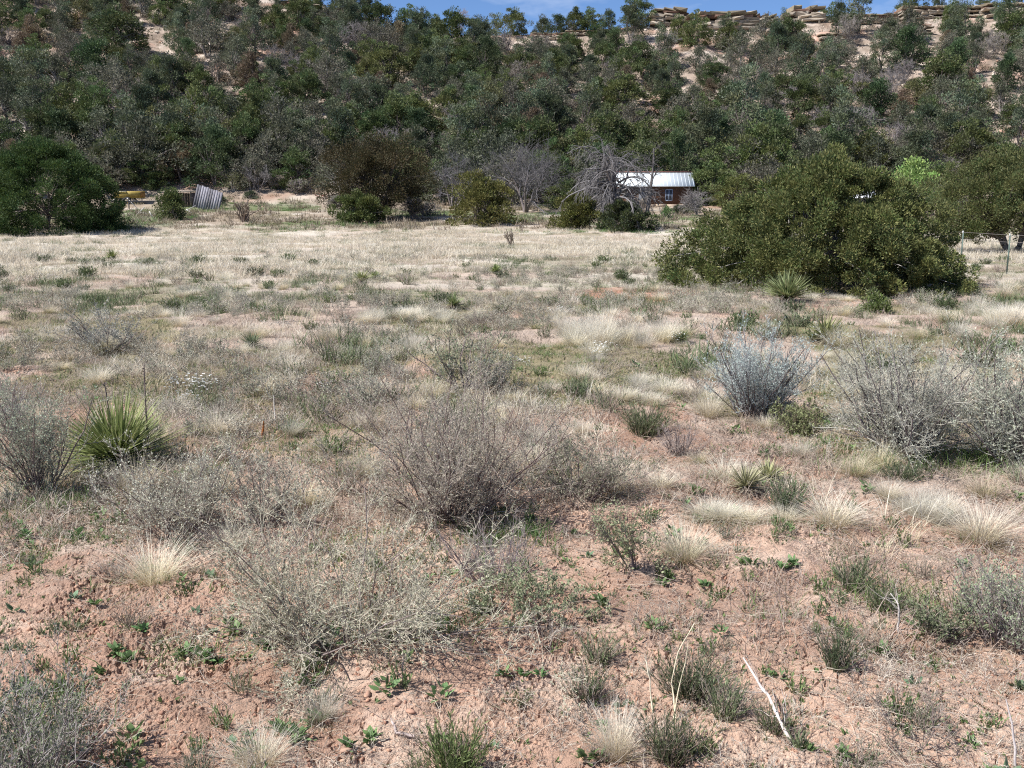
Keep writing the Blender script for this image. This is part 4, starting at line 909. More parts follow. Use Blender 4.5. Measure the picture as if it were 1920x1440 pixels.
# ------------------------------------------------------------------ YUCCAS
def yucca(u, v, rpx, label, lm, c0=(.13, .17, .05), c1=(.27, .31, .12), n=240, **kw):
    x, y, z, mp = ground_at(u, v); g = yucca_geo(rpx * mp, n, kw.pop('wid', .014), c0, c1, **kw)
    r = empty('yucca', (x, y, z + .01)); tag(r, label, 'yucca'); obj('leaves', g.mesh('leaves', M_leaf), r); landmark(u, v - rpx * .4, lm); return r, mp
yk, mp = yucca(222, 880, 142, 'big green yucca with stiff narrow leaves at left', 'big yucca', n=620, c0=(.10, .125, .035), c1=(.27, .29, .115), wid=.014, flat=1.62)
for dx, hh, bend in [(.24, .52, .04), (-.10, .42, .1)]:
    g = Geo(); P, R_ = grow(np.array([[dx * .6, .1, .1]]), norm(np.array([[dx * .3, 0, 1.]])), np.array([hh]), np.array([.0065]), 8, .03, 0, .5); seg(g, P, R_, (.20, .155, .14), 6)
    Q, D, _, _ = spawn(P, R_, 22, .35, 1, 1.0, 1, 1); tris(g, Q, D, np.full(len(Q), .022), np.full(len(Q), .008), (.17, .14, .12)); obj('dead_flower_stalk', g.mesh('dead_flower_stalk', M_twig), yk)
yucca(1548, 645, 54, 'medium yellow green yucca between the sagebrush and the wide thicket', 'yucca behind the thicket', n=170, c0=(.2, .22, .08), c1=(.42, .42, .20), wid=.02)
yucca(1476, 566, 58, 'green yucca below the left end of the wide juniper', 'yucca before the wide juniper', n=300, c1=(.34, .40, .20), wid=.026)
yucca(677, 532, 26, 'pale green yucca in the far left meadow', 'far pale yucca', n=120, c1=(.34, .36, .18), wid=.03)
yucca(930, 514, 18, 'tiny dark yucca in the far centre meadow', 'tiny far yucca', n=90, wid=.03)
yucca(1440, 895, 44, 'low pale yellow green yucca with striped leaves', 'pale striped yucca', n=130, c0=(.26, .28, .12), c1=(.5, .5, .28), wid=.012)
yucca(1398, 925, 50, 'dried straw coloured yucca left of the dark bush', 'dried yucca', n=130, c0=(.26, .25, .13), c1=(.46, .43, .28), wid=.010)
yucca(210, 488, 20, 'small dark green yucca in the far left meadow', 'small far left yucca', n=90, wid=.035)
yucca(705, 524, 16, 'small dark yucca right of the far pale yucca', 'small dark yucca', n=80, wid=.03)
yucca(850, 578, 26, 'dark spiky yucca in the mid left meadow', 'dark spiky yucca', n=130, wid=.02, c1=(.2, .24, .12))
yucca(472, 650, 30, 'dark grey green yucca left of the middle tufts', 'grey green yucca', n=130, wid=.014, c0=(.1, .12, .06), c1=(.24, .27, .16))
yucca(1278, 643, 26, 'dark green yucca with white dots beside it in the middle field', 'yucca by the white dots', n=120, wid=.014, c0=(.1, .12, .05), c1=(.2, .23, .1))

# ------------------------------------------------------------------ TUFTS
tufts = [Proto('bunchgrass', [(None, tuft_mesh(i))]) for i in range(5)]
def tuft(u, v, w, h, label=None, lm=None, k=None, tilt=(0, 0)):
    x, y, z, mp = ground_at(u, v); s = max(w * mp / .30, .01)
    o = tufts[RS.randint(5) if k is None else k].put((x, y, z), U(0, 6.28), (s, s, h * mp / .21), tilt)
    if label: tag(o, label, 'bunchgrass', 'large pale bunchgrass tufts'); landmark(u, v - h * .5, lm)
    else: auto(o, 'pale bunchgrass tuft', 'bunchgrass', 'bunchgrass tufts in the field')
    return o
for a in [(290, 1085, 150, 84, 'large windswept pale bunchgrass on bare soil at left', 'windswept bunchgrass', 0), (1148, 930, 112, 84, 'spiky white bunchgrass standing right of the central shrub', 'spiky white bunchgrass', 3),
          (1282, 1045, 130, 66, 'pale bunchgrass right of the slender dark stemmed shrub', 'right bunchgrass of the pair', 0), (1328, 775, 78, 50, 'bright straw bunchgrass left of the sagebrush', 'bunchgrass left of the sagebrush', 3),
          (405, 808, 96, 52, 'leaning straw bunchgrass right of the big yucca', 'bunchgrass right of the yucca', 0), (538, 704, 66, 44, 'white fluffy bunchgrass in the left middle field', 'white fluffy bunchgrass', 3),
          (530, 660, 42, 32, 'small white bunchgrass just behind the fluffy one', 'small bunchgrass behind', 3), (184, 720, 60, 34, 'pinkish straw bunchgrass behind the tall open shrub', 'pinkish bunchgrass', 0),
          (1085, 708, 62, 34, 'white grass plume growing over the round dark bush', 'white plume', 3), (1650, 880, 80, 56, 'pale bunchgrass in front of the wide thicket', 'bunchgrass before the thicket', 1),
          (1838, 1015, 150, 66, 'wide whitish bunchgrass in the right foreground', 'wide whitish bunchgrass', 0), (1845, 925, 80, 60, 'tall straw grass right of the whitish grasses', 'tall straw bunchgrass', 1),
          (1560, 985, 130, 56, 'flattened grey white bunchgrass below the dark bush', 'flattened bunchgrass', 3), (600, 1350, 90, 60, 'grey straw bunchgrass in the lower left foreground', 'grey bunchgrass', 2),
          (490, 1440, 125, 66, 'yellowish bunchgrass cut by the bottom edge', 'bottom edge bunchgrass', 0), (1155, 1410, 110, 100, 'pale upright bunchgrass in the bottom foreground', 'bottom pale bunchgrass', 3),
          (1435, 800, 50, 26, 'yellow bunchgrass at the foot of the sagebrush', 'yellow bunchgrass', 0), (305, 596, 40, 24, 'round straw tuft in the left distance', 'round straw tuft', 0), (338, 612, 50, 34, 'curved straw tuft beside the round one', 'curved straw tuft', 0),
          (1520, 565, 40, 16, 'pale tuft right of the yucca before the wide juniper', 'tuft by the far yucca', 0), (1370, 565, 44, 18, 'cream tuft left of the yucca before the wide juniper', 'cream tuft', 0), (1740, 975, 110, 50, 'pale grey grass left of the wide whitish bunchgrass', 'pale grey grass', 2),
          (430, 1030, 90, 50, 'straw grass behind the sprawling silver shrub', 'straw grass behind the silver shrub', 0), (1200, 560, 30, 14, 'tiny tuft on the red bare patch', 'tuft on the red patch', 0), (1500, 850, 60, 34, 'thin straw grass right of the brown green shrub', 'thin straw grass', 2)]:
    tuft(a[0], a[1], a[2], a[3], a[4], a[5], a[6])
# white grass bands seen in the photograph
for (u0, u1, v0, v1, n, w, h) in [(1000, 1270, 628, 652, 16, 60, 44), (730, 900, 590, 606, 12, 46, 22), (640, 720, 600, 612, 4, 46, 34), (1050, 1130, 700, 715, 3, 46, 24), (1170, 1230, 705, 735, 4, 44, 22), (1500, 1680, 545, 575, 10, 34, 14),
                                  (680, 760, 735, 760, 3, 50, 26), (1130, 1330, 735, 765, 8, 60, 26), (1820, 1920, 555, 620, 8, 60, 34), (1760, 1910, 690, 760, 2, 60, 34), (300, 480, 520, 560, 12, 34, 15), (1300, 1500, 960, 1000, 6, 80, 34), (1600, 1780, 930, 975, 5, 80, 36)]:
    for i in range(n): tuft(U(u0, u1), U(v0, v1), w * U(.7, 1.3), h * U(.7, 1.2), k=[0, 3, 2][RS.randint(3)])
n_t = 0; used = []
for _ in range(4000):
    if n_t >= 165: break
    y = 5 + 17 * U() ** 1.1; x = U(-1, 1) * (.53 * y + .3)
    if float(vn(x * .7, y * .6, 91)) < .42: continue
    if any((x - a) ** 2 + (y - b) ** 2 < .12 for a, b in used): continue
    used.append((x, y)); s = U(.55, 1.15); z = zat(x, y)
    o = tufts[RS.randint(5)].put((x, y, z), U(0, 6.28), (s, s, s * U(.6, .95))); auto(o, 'pale bunchgrass tuft', 'bunchgrass', 'bunchgrass tufts in the field'); n_t += 1

# ------------------------------------------------------------------ small green plants, weeds
forbs = [Proto('subshrub', [(None, forb_mesh(.13, .20, 44, (.19, .22, .12), 7, .017, .22, .45))]), Proto('subshrub', [(None, forb_mesh(.12, .18, 40, (.23, .26, .17), 7, .016, .22, .5))]),
         Proto('subshrub', [(None, forb_mesh(.10, .20, 44, (.16, .21, .09), 8, .018, .25, .2))]), Proto('subshrub', [(None, forb_mesh(.15, .22, 50, (.34, .31, .25), 6, .014, .25, .75))])]
bushes = [Proto('field_bush', [(None, forb_mesh(.15, .2, 90, (.13, .165, .075), 9, .024, .3, .1))]), Proto('field_bush', [(None, forb_mesh(.14, .22, 90, (.17, .19, .11), 9, .024, .3, .3))])]
nouns = ['small grey green subshrub', 'pale green subshrub', 'low leafy green plant', 'dry brownish subshrub']
n_f = 0; used = []
for _ in range(6000):
    if n_f >= 285: break
    y = 2.6 + 24 * U() ** 1.15; x = U(-1, 1) * (.53 * y + .2)
    if float(vn(x * .6, y * .5, 93)) < (.46 if y > 4.5 else .55): continue
    if any((x - a) ** 2 + (y - b) ** 2 < .05 + .004 * y for a, b in used): continue
    used.append((x, y)); s = U(.45, .9) if y < 5 else U(.7, 1.9); k = RS.choice([0, 1, 2, 3], p=[.34, .2, .26, .2]); z = zat(x, y)
    o = forbs[k].put((x, y, z), U(0, 6.28), (s * 1.1, s * 1.1, s)); auto(o, nouns[k], 'plant', 'low plants in the field'); n_f += 1

for i in range(400):
    if n_f >= 345: break
    y = 8.5 + 19 * U(); x = U(-1, 1) * (.52 * y)
    if any((x - a) ** 2 + (y - b) ** 2 < .35 for a, b in used) or float(vn(x * .35, y * .3, 97)) < .38: continue
    used.append((x, y)); s = U(1.3, 2.3); n_f += 1
    o = bushes[i % 2].put((x, y, zat(x, y) - .02), U(0, 6.28), (s, s, s * .8)); auto(o, 'small dark green bush', 'bush', 'small dark bushes in the field')

weeds = [Proto('broadleaf_weed', [(None, weed_mesh(11, .055, (.12, .19, .075), 1))]), Proto('broadleaf_weed', [(None, weed_mesh(9, .05, (.12, .20, .075), 1))]), Proto('broadleaf_weed', [(None, weed_mesh(9, .055, (.15, .22, .13)))])]
WP = [(135, 1125), (390, 1080), (365, 1145), (430, 1172), (215, 1230), (190, 1268), (165, 1275), (320, 1228), (345, 1218), (380, 1222), (412, 1225), (462, 1225), (335, 1282), (395, 1182), (440, 1185), (490, 1208), (580, 1275), (690, 1388), (470, 1375), (530, 1375), (430, 1395),
      (985, 1275), (1012, 1278), (945, 1268), (925, 1388), (1240, 1085), (1252, 1072), (1410, 1065), (1462, 1075), (1482, 1068), (1320, 1090), (1335, 1100), (1650, 1225), (1745, 1238), (1665, 1340), (1910, 1282), (1818, 1390), (1862, 1450), (1892, 1450), (1800, 1075), (1100, 1425), (1122, 1420),
      (832, 1385), (1575, 1425), (1512, 1412), (560, 1385), (1075, 990), (1060, 1050), (1100, 1040), (1395, 1062), (30, 1150), (60, 1060), (45, 1010), (550, 1400), (240, 1240), (270, 1190), (760, 1200), (830, 1175), (1325, 950), (1080, 855), (1560, 1180), (1715, 1290), (180, 1135), (650, 1395), (1130, 1150), (1440, 1270), (1165, 1330)]
for (u, v) in WP:
    x, y, z, mp = ground_at(u, v); s = U(.45, .85); o = weeds[RS.randint(3)].put((x, y, z - .004), U(0, 6.28), s); auto(o, 'broad leaved green weed', 'weed', 'broad leaved weeds on bare soil')

# white flowers
fl = Geo(); P = norm(RS.normal(0, 1, (9, 3))) * .007; V = []
for k in range(26):
    c = np.array([RS.normal(0, .07), RS.normal(0, .07), U(.06, .13)]); a = np.arange(5) * 2 * PI / 5
    for aa in a: dias(fl, c[None], np.array([[math.cos(aa), math.sin(aa), .25]]), np.array([.010]), np.array([.008]), (.85, .85, .82))
    tubes(fl, c[None] * [1, 1, 0], c[None], np.array([.001]), np.array([.001]), (.25, .27, .14))
flw = Proto('white_wildflowers', [(None, fl.mesh('white_wildflowers', M_grass))])
for (u, v, s) in [(345, 735, 1.1), (368, 742, 1.2), (390, 738, 1.0), (360, 760, 1.0), (605, 738, .8), (1130, 665, 1.1), (1120, 675, .8), (980, 690, 1), (1265, 645, 1), (1015, 740, .6), (835, 700, .8), (1040, 595, 1.1)]:
    x, y, z, mp = ground_at(u, v); o = flw.put((x, y, z), U(0, 6), s); auto(o, 'cluster of tiny white wildflowers', 'flowers', 'white wildflower clusters'); o['kind'] = 'stuff'

# ------------------------------------------------------------------ stakes, sticks, stalks
def stick(pts_px, r, col, label, cat='stick', name='dead_stick', lift=None, twigs=0, grp=None):
    """pts: (u, v, height above ground in metres) with the foot point on the ground"""
    x0, y0, z0, mp = ground_at(pts_px[0][0], pts_px[0][1]); P = []
    for (du, dv, h) in pts_px[1]: P.append([du * mp, dv, h])
    P = np.array(P, float); g = Geo(); n = len(P); rr = np.linspace(r, r * .55, n)
    Pf = []; 
    for i in range(n - 1):
        for t in np.linspace(0, 1, 4)[:(4 if i == n - 2 else 3)]: Pf.append(P[i] * (1 - t) + P[i + 1] * t)
    Pf = np.array(Pf); Pf[1:-1] += RS.normal(0, r * .5, (len(Pf) - 2, 3)); m = len(Pf); rr = np.linspace(r, r * .5, m) * U(.85, 1.15, m)
    for i in range(m - 1): tubes(g, Pf[i][None], Pf[i + 1][None], rr[i:i + 1], rr[i + 1:i + 2], np.array(col) * U(.85, 1.15), 7)
    if twigs:
        b = Pf[None]; q, d, _, _ = spawn(b, np.full((1, m), r), twigs, .2, 1, .7, 1, 1); a_, b_ = grow(q, d, U(.04, .14, twigs), np.full(twigs, r * .3), 3, .2); seg(g, a_, b_, np.array(col) * .95)
    o = obj(name, g.mesh(name, M_wood), None, (x0, y0, z0)); tag(o, label, cat, grp); landmark(pts_px[0][0], pts_px[0][1] - 20, cat + ' ' + 'marker' if False else label.split(' lying')[0].split(' leaning')[0][:40]) if False else None; return o
stick(((494, 818), [(0, 0, -.05), (2, 0, .095)]), .010, (.28, .10, .03), 'short rusty iron stake standing in the soil right of the yucca', 'stake', 'rusty_stake'); landmark(495, 800, 'rusty stake')
stick(((517, 802), [(0, 0, -.03), (-1, 0, .20)]), .005, (.75, .70, .62), 'thin white upright stick behind the rusty stake', 'stick'); landmark(517, 770, 'white upright stick')
stick(((1492, 1402), [(0, 0, -.02), (-16, .08, .05), (-36, .2, .09), (-56, .32, .13)]), .0065, (.62, .55, .50), 'pale weathered stick leaning up leftward from the lower right soil', 'stick', twigs=9); landmark(1465, 1330, 'leaning weathered stick')
stick(((1268, 1345), [(0, 0, 0), (-6, .05, .10), (8, .08, .19), (42, .12, .27)]), .0024, (.72, .64, .46), 'tall bent straw stalk rising beside the broad foreground bush', 'stalk', 'straw_stalk', grp='bent straw stalks'); landmark(1290, 1220, 'bent straw stalks')
stick(((1262, 1350), [(0, 0, 0), (10, .03, .08), (26, .06, .16), (30, .06, .24)]), .0022, (.70, .62, .44), 'thinner straw stalk just left of the tallest bent one', 'stalk', 'straw_stalk', grp='bent straw stalks')
stick(((1224, 1335), [(0, 0, 0), (-6, .02, .10), (-14, .04, .17)]), .0028, (.74, .66, .50), 'short forked straw stalk left of the bent straw stalks', 'stalk', 'straw_stalk', twigs=5, grp='bent straw stalks')
stick(((1684, 1188), [(0, 0, 0), (-1, .0, .06), (-4, .0, .11), (-16, .02, .145)]), .0045, (.60, .55, .50), 'forked white twig standing in green stems at right', 'twig', 'forked_twig', twigs=7); landmark(1684, 1140, 'forked white twig')
stick(((778, 1384), [(0, 0, .012), (-36, .02, .015), (-56, .12, .02), (-72, .22, .02)]), .005, (.46, .38, .36), 'curved grey stick lying on bare soil at the bottom left of centre', 'stick'); landmark(735, 1350, 'curved grey stick')
stick(((695, 1190), [(0, 0, .01), (40, .06, .04), (80, .12, .09), (102, .16, .12)]), .006, (.55, .50, .48), 'long pale branch lying under the sprawling silver shrub', 'branch', 'fallen_branch')
stick(((183, 930), [(0, 0, .02), (-20, .08, .05), (-44, .2, .09)]), .007, (.66, .60, .54), 'white broken branch lying below the big yucca', 'branch', 'fallen_branch')
stick(((252, 922), [(0, 0, .02), (20, .04, .03), (40, .05, .05)]), .007, (.58, .53, .48), 'grey broken branch lying right of the white one below the big yucca', 'branch', 'fallen_branch')
stick(((1730, 838), [(0, 0, .02), (30, .1, .06), (62, .22, .08)]), .008, (.58, .54, .54), 'long silvery branch lying below the wide thicket', 'branch', 'fallen_branch')
stick(((1700, 862), [(0, 0, .02), (40, .15, .05), (80, .28, .12)]), .007, (.54, .50, .50), 'second silvery branch lying parallel in front of the wide thicket', 'branch', 'fallen_branch')
stick(((1010, 1195), [(0, 0, -.01), (-8, .02, .05), (-18, .05, .09)]), .008, (.24, .16, .13), 'dark root stub sticking from the small soil mound', 'root', 'root_stub', twigs=4); landmark(1010, 1180, 'dark root stub')
stick(((755, 1290), [(0, 0, 0), (1, 0, .05), (2, 0, .11)]), .0028, (.25, .20, .18), 'short dark upright twig on bare soil left of the root stub', 'twig', 'dead_twig')
stick(((1905, 1440), [(0, 0, 0), (-2, .02, .1), (-14, .05, .2)]), .004, (.50, .45, .43), 'grey upright twig in the lower right corner', 'twig', 'dead_twig')
for i, (u, v, h, b) in enumerate([(560, 605, .34, .3), (540, 600, .3, .25), (590, 600, .36, .3), (575, 612, .3, .35), (1140, 650, .3, .3), (1180, 648, .34, .2), (1225, 650, .3, .5), (1250, 645, .32, .5), (275, 730, .26, .5), (300, 720, .24, .5), (690, 640, .22, .1), (1060, 640, .25, -.2), (320, 640, .3, .5), (1660, 1040, .12, .4), (1720, 1010, .16, .5), (1590, 1040, .15, -.5)]):
    x, y, z, mp = ground_at(u, v); g = Geo(); n = 16
    blades(g, RS.normal(0, .03, (n, 3)) * [1, 1, 0], RS.normal(0 if b > 0 else PI, .5, n), U(0, .3, n), h * U(.7, 1.1, n), U(.003, .006, n), abs(b) * U(.5, 1.3, n), (.60, .52, .34), (.74, .68, .52), 5)
    o = obj('tall_grass', g.mesh('tall_grass', M_grass), None, (x, y, z)); auto(o, 'tall bent straw grass clump', 'grass', 'tall straw grass clumps')

pebs = [Proto('stone', [(None, rock_mesh(c, 20, .55))]) for c in [(.42, .25, .18), (.46, .30, .22), (.36, .22, .16)]]
for (u, v, s) in [(838, 795, .075), (12, 1418, .06), (650, 1405, .03), (745, 1330, .03), (160 + 640, 1020 + 300, .02), (690, 1310, .035), (720, 1300, .04), (770, 1345, .03), (1305, 1430, .03), (870, 1310, .025), (640, 1340, .02), (300, 1360, .025), (460, 1300, .02), (1120, 1275, .025), (1540, 1160, .03), (1112, 790, .04), (1390, 1180, .03), (1470, 1330, .03)]:
    x, y, z, mp = ground_at(u, v); o = pebs[RS.randint(3)].put((x, y, z + s * .1), U(0, 6), (s * 1.4, s, s)); auto(o, 'reddish rounded stone', 'stone', 'stones on the bare soil')

# ------------------------------------------------------------------ STUFF (uncountable cover), instanced meshes
def stuff(name, label, meshes, P, rot, scl, cat=None):
    coll = bpy.data.collections.new(name + '_sources')
    for i, me in enumerate(meshes): coll.objects.link(bpy.data.objects.new('%s_source_%02d' % (name, i), me))
    n = len(P); me = bpy.data.meshes.new(name); me.vertices.add(n); me.vertices.foreach_set('co', np.asarray(P, np.float32).ravel())
    a = me.attributes.new('rot', 'FLOAT_VECTOR', 'POINT'); a.data.foreach_set('vector', np.asarray(rot, np.float32).ravel())
    a = me.attributes.new('scl', 'FLOAT_VECTOR', 'POINT'); a.data.foreach_set('vector', np.asarray(scl, np.float32).ravel())
    a = me.attributes.new('pid', 'INT', 'POINT'); a.data.foreach_set('value', RS.randint(0, len(meshes), n).astype(np.int32))
    o = obj(name, me); tag(o, label, cat or 'ground cover', kind='stuff')
    ng = bpy.data.node_groups.new(name, 'GeometryNodeTree'); ng.interface.new_socket('Geometry', in_out='INPUT', socket_type='NodeSocketGeometry'); ng.interface.new_socket('Geometry', in_out='OUTPUT', socket_type='NodeSocketGeometry')
    N = ng.nodes; L = ng.links; gi = N.new('NodeGroupInput'); go = N.new('NodeGroupOutput'); ip = N.new('GeometryNodeInstanceOnPoints'); ci = N.new('GeometryNodeCollectionInfo')
    ci.inputs['Collection'].default_value = coll; ci.inputs['Separate Children'].default_value = True; ci.inputs['Reset Children'].default_value = True
    def na(nm, ty): x = N.new('GeometryNodeInputNamedAttribute'); x.data_type = ty; x.inputs['Name'].default_value = nm; return x.outputs[0]
    e = N.new('FunctionNodeEulerToRotation'); L.new(na('rot', 'FLOAT_VECTOR'), e.inputs[0])
    L.new(gi.outputs[0], ip.inputs['Points']); L.new(ci.outputs[0], ip.inputs['Instance']); ip.inputs['Pick Instance'].default_value = True
    L.new(na('pid', 'INT'), ip.inputs['Instance Index']); L.new(e.outputs[0], ip.inputs['Rotation']); L.new(na('scl', 'FLOAT_VECTOR'), ip.inputs['Scale']); L.new(ip.outputs[0], go.inputs[0])
    m = o.modifiers.new('scatter', 'NODES'); m.node_group = ng
    return o
def field(n, y0, y1, p=1.0, margin=.58, keep=None, seed=0):
    """n points over the field, density falling with distance by power p"""
    t = U(0, 1, n)
    e = 2 - p
    y = (y0 ** e + (y1 ** e - y0 ** e) * t) ** (1 / e) if abs(e) > .01 else y0 * (y1 / y0) ** t
    x = U(-1, 1, n) * (margin * y + .4)
    if keep is not None: m = U(0, 1, n) < keep(x, y); x, y = x[m], y[m]
    return x, y
def put_stuff(name, label, meshes, x, y, s, zs=(.8, 1.2), tilt=.1, fine=True, sink=0):
    z = (Hfine if fine else Hg)(x, y) - sink; n = len(x)
    stuff(name, label, meshes, np.stack([x, y, z], 1), np.stack([RS.normal(0, tilt, n), RS.normal(0, tilt, n), U(0, 6.28, n)], 1), np.stack([s, s, s * U(zs[0], zs[1], n)], 1))

# pale meadow grass
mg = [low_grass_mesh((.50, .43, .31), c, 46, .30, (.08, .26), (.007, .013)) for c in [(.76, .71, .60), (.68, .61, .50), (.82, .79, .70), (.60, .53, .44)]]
x, y = field(30000, 17, 72, .6, .58, lambda x, y: sm(19, 32, y + (fbm(x * .25, y * .25, 54) - .5) * 16) * (1 - .9 * sm(56, 64, y)) * (.12 + .88 * sm(.44, .54, fbm(x * .3, y * .45, 101, 5))))
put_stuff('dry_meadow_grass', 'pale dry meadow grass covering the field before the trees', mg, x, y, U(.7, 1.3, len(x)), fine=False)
# purplish brown and grey low dry growth in the middle field
lg = [low_grass_mesh((.34, .26, .20), c, 70, .15, (.03, .11), (.0025, .0045)) for c in [(.50, .41, .34), (.42, .34, .30), (.46, .40, .31), (.36, .29, .26)]]
x, y = field(10500, 3.2, 34, 1.1, .56, lambda x, y: sm(2.6, 6.0, y + (fbm(x * .8, y * .8, 102) - .5) * 4) * (.05 + sm(.44, .56, fbm(x * 1.1, y * .8, 103))) * .95)
put_stuff('low_dry_grass', 'short grey brown dry grass patches on the soil', lg, x, y, U(.6, 1.5, len(x)))
lg = [low_grass_mesh((.46, .40, .29), c, 60, .12, (.05, .16), (.002, .004)) for c in [(.78, .73, .63), (.70, .64, .52), (.84, .80, .72)]]
x, y = field(15000, 4.2, 34, 1.0, .56, lambda x, y: sm(3.5, 8.0, y) * sm(.54, .64, fbm(x * .9 + 4, y * .6, 131)) * (.3 + .7 * sm(.45, .6, fbm(x * 3, y * 3, 132))))
put_stuff('pale_grass_wisps', 'whitish dry grass wisps in drifts across the field', lg, x, y, U(.6, 1.5, len(x)))
lg = [low_grass_mesh((.10, .12, .06), c, 80, .15, (.05, .18), (.005, .010)) for c in [(.16, .21, .10), (.21, .23, .14), (.13, .18, .08)]]
x, y = field(8000, 4.5, 56, .9, .56, lambda x, y: sm(4.5, 9.0, y) * sm(.54, .63, fbm(x * .55 + 8, y * .4, 133)) * (.2 + .8 * sm(.5, .6, fbm(x * 2, y * 1.6, 134))))
put_stuff('field_herbs', 'dull green herbs growing in patches through the field', lg, x, y, U(.6, 1.7, len(x)))
# fine green cover
gg = [low_grass_mesh((.11, .15, .05), c, 44, .10, (.012, .06), (.003, .005)) for c in [(.17, .25, .08), (.22, .26, .11), (.24, .23, .11)]]
x, y = field(20000, 3.2, 30, 1.1, .56, lambda x, y: .9 * sm(.46, .56, fbm(x * .8, y * .6, 57)) * sm(2.5, 6, y) + .04)
put_stuff('green_ground_cover', 'sparse low green growth between the dry grass', gg, x, y, U(.6, 1.5, len(x)))
fg = [low_grass_mesh((.08, .14, .04), c, 60, .25, (.08, .2), (.012, .02)) for c in [(.13, .24, .06), (.17, .26, .10)]]
x, y = field(2600, 56, 86, .6, .58, lambda x, y: sm(.45, .6, fbm(x * .16, y * .16, 59)) * .95)
put_stuff('green_meadow_grass', 'fresh green grass strip at the foot of the wooded slope', fg, x, y, U(.8, 1.6, len(x)), fine=False)
# twiggy dwarf brush
dg = []
for c, lf in [((.42, .36, .33), (.36, .35, .27)), ((.48, .42, .37), (.42, .40, .32)), ((.38, .33, .32), (.29, .31, .21))]:
    g, gl = twig_shrub(.16, .26, 14, (5, 4), 2, .009, c, lf, .3, .0018, .16, (.27, .22, .19)); k = g.mesh('t', M_twig)
    g.V += gl.V; g.F += [f + g.n for f in gl.F] if False else []; 
    base = g.n; off = 0
    for V_, F_, C_ in zip(gl.V, gl.F, gl.C): g.F.append(F_ + base); g.C.append(C_)
    bpy.data.meshes.remove(k); dg.append(g.mesh('dwarf_brush', M_twig))
x, y = field(3600, 3.0, 30, 1.0, .56, lambda x, y: sm(.47, .62, fbm(x * .5, y * .4, 107)) * sm(2.5, 6, y))
put_stuff('dwarf_brush', 'low grey twiggy brush scattered through the field', dg, x, y, U(.5, 1.5, len(x)))
# clods and pebbles
cl = []
for c in [(.44, .255, .175), (.50, .31, .215), (.36, .20, .14)]:
    g = Geo(); p = norm(RS.normal(0, 1, (16, 3))) * U(.75, 1.1, (16, 1)) * [1, .8, .6]; V, Fc = hull(p.tolist()); g.add(V, Fc, c); cl.append(g.mesh('clod', M_stone))
x, y = field(26000, 2.2, 9, 1.4, .56, lambda x, y: .2 + .8 * sm(.45, .6, fbm(x * 1.3, y * 1.3, 22, 3)))
put_stuff('soil_clods', 'small clods and crumbs of reddish soil', cl, x, y, .0028 + .011 * U(0, 1, len(x)) ** 3.2, tilt=.6)
# litter of dead stems
lt = []
for c in [(.52, .44, .37), (.40, .33, .28), (.60, .52, .42)]:
    g = Geo(); n = 9; P = np.stack([RS.normal(0, .05, n), RS.normal(0, .05, n), U(.002, .012, n)], 1); a = U(0, 6.28, n); D = np.stack([np.cos(a), np.sin(a), RS.normal(0, .1, n)], 1)
    p, r = grow(P, D, U(.02, .12, n), np.full(n, .0009), 3, .3); seg(g, p, r, np.array(c) * U(.7, 1.2, (n, 1))); lt.append(g.mesh('litter', M_twig))
x, y = field(16000, 2.2, 12, 1.3, .56, lambda x, y: .25 + .75 * sm(.48, .6, fbm(x * 1.1, y * 1.1, 108)))
put_stuff('stem_litter', 'thin dead stems and litter lying on the soil', lt, x, y, U(.6, 1.4, len(x)), tilt=.15)
# tiny green sprouts on the near soil
sp = [weed_mesh(5, .016, (.13, .19, .07)), low_grass_mesh((.10, .15, .05), (.17, .24, .09), 12, .02, (.015, .04), (.0018, .003)), low_grass_mesh((.40, .34, .26), (.52, .46, .38), 22, .04, (.02, .06), (.0012, .002))]
x, y = field(7500, 2.2, 8, 1.3, .56, lambda x, y: .2 + .75 * sm(.45, .6, fbm(x * 1.6, y * 1.6, 109)))
put_stuff('sprouts', 'tiny green sprouts and wisps on the bare soil', sp, x, y, U(.6, 1.6, len(x)))
dw = [twig_shrub(.07, .16, 9, (4, 3), 1, .007, c, lf, .2, .0011, .22, c)[0].mesh('dead_wisp', M_twig) for c, lf in [((.42, .36, .32), (.3, .3, .2)), ((.52, .46, .41), (.4, .38, .28)), ((.34, .27, .24), (.3, .3, .2))]]
x, y = field(1500, 2.3, 8, 1.2, .56, lambda x, y: .1 + .9 * sm(.47, .58, fbm(x * 1.2 + 3, y * 1.2, 141)))
put_stuff('dead_wisps', 'wiry dead plant remains scattered over the near soil', dw, x, y, U(.5, 1.4, len(x)))
gp = [forb_mesh(.06, .10, 14, (.16, .22, .09), 7, .012, .35, .1), forb_mesh(.05, .12, 16, (.20, .24, .13), 7, .010, .3, .2), weed_mesh(8, .03, (.13, .20, .08), 1)]
x, y = field(1300, 2.3, 9, 1.2, .56, lambda x, y: .06 + .94 * sm(.52, .6, fbm(x * 1.0 + 7, y * 1.0, 142)))
put_stuff('green_seedlings', 'patches of small green seedlings on the near soil', gp, x, y, U(.6, 1.5, len(x)))
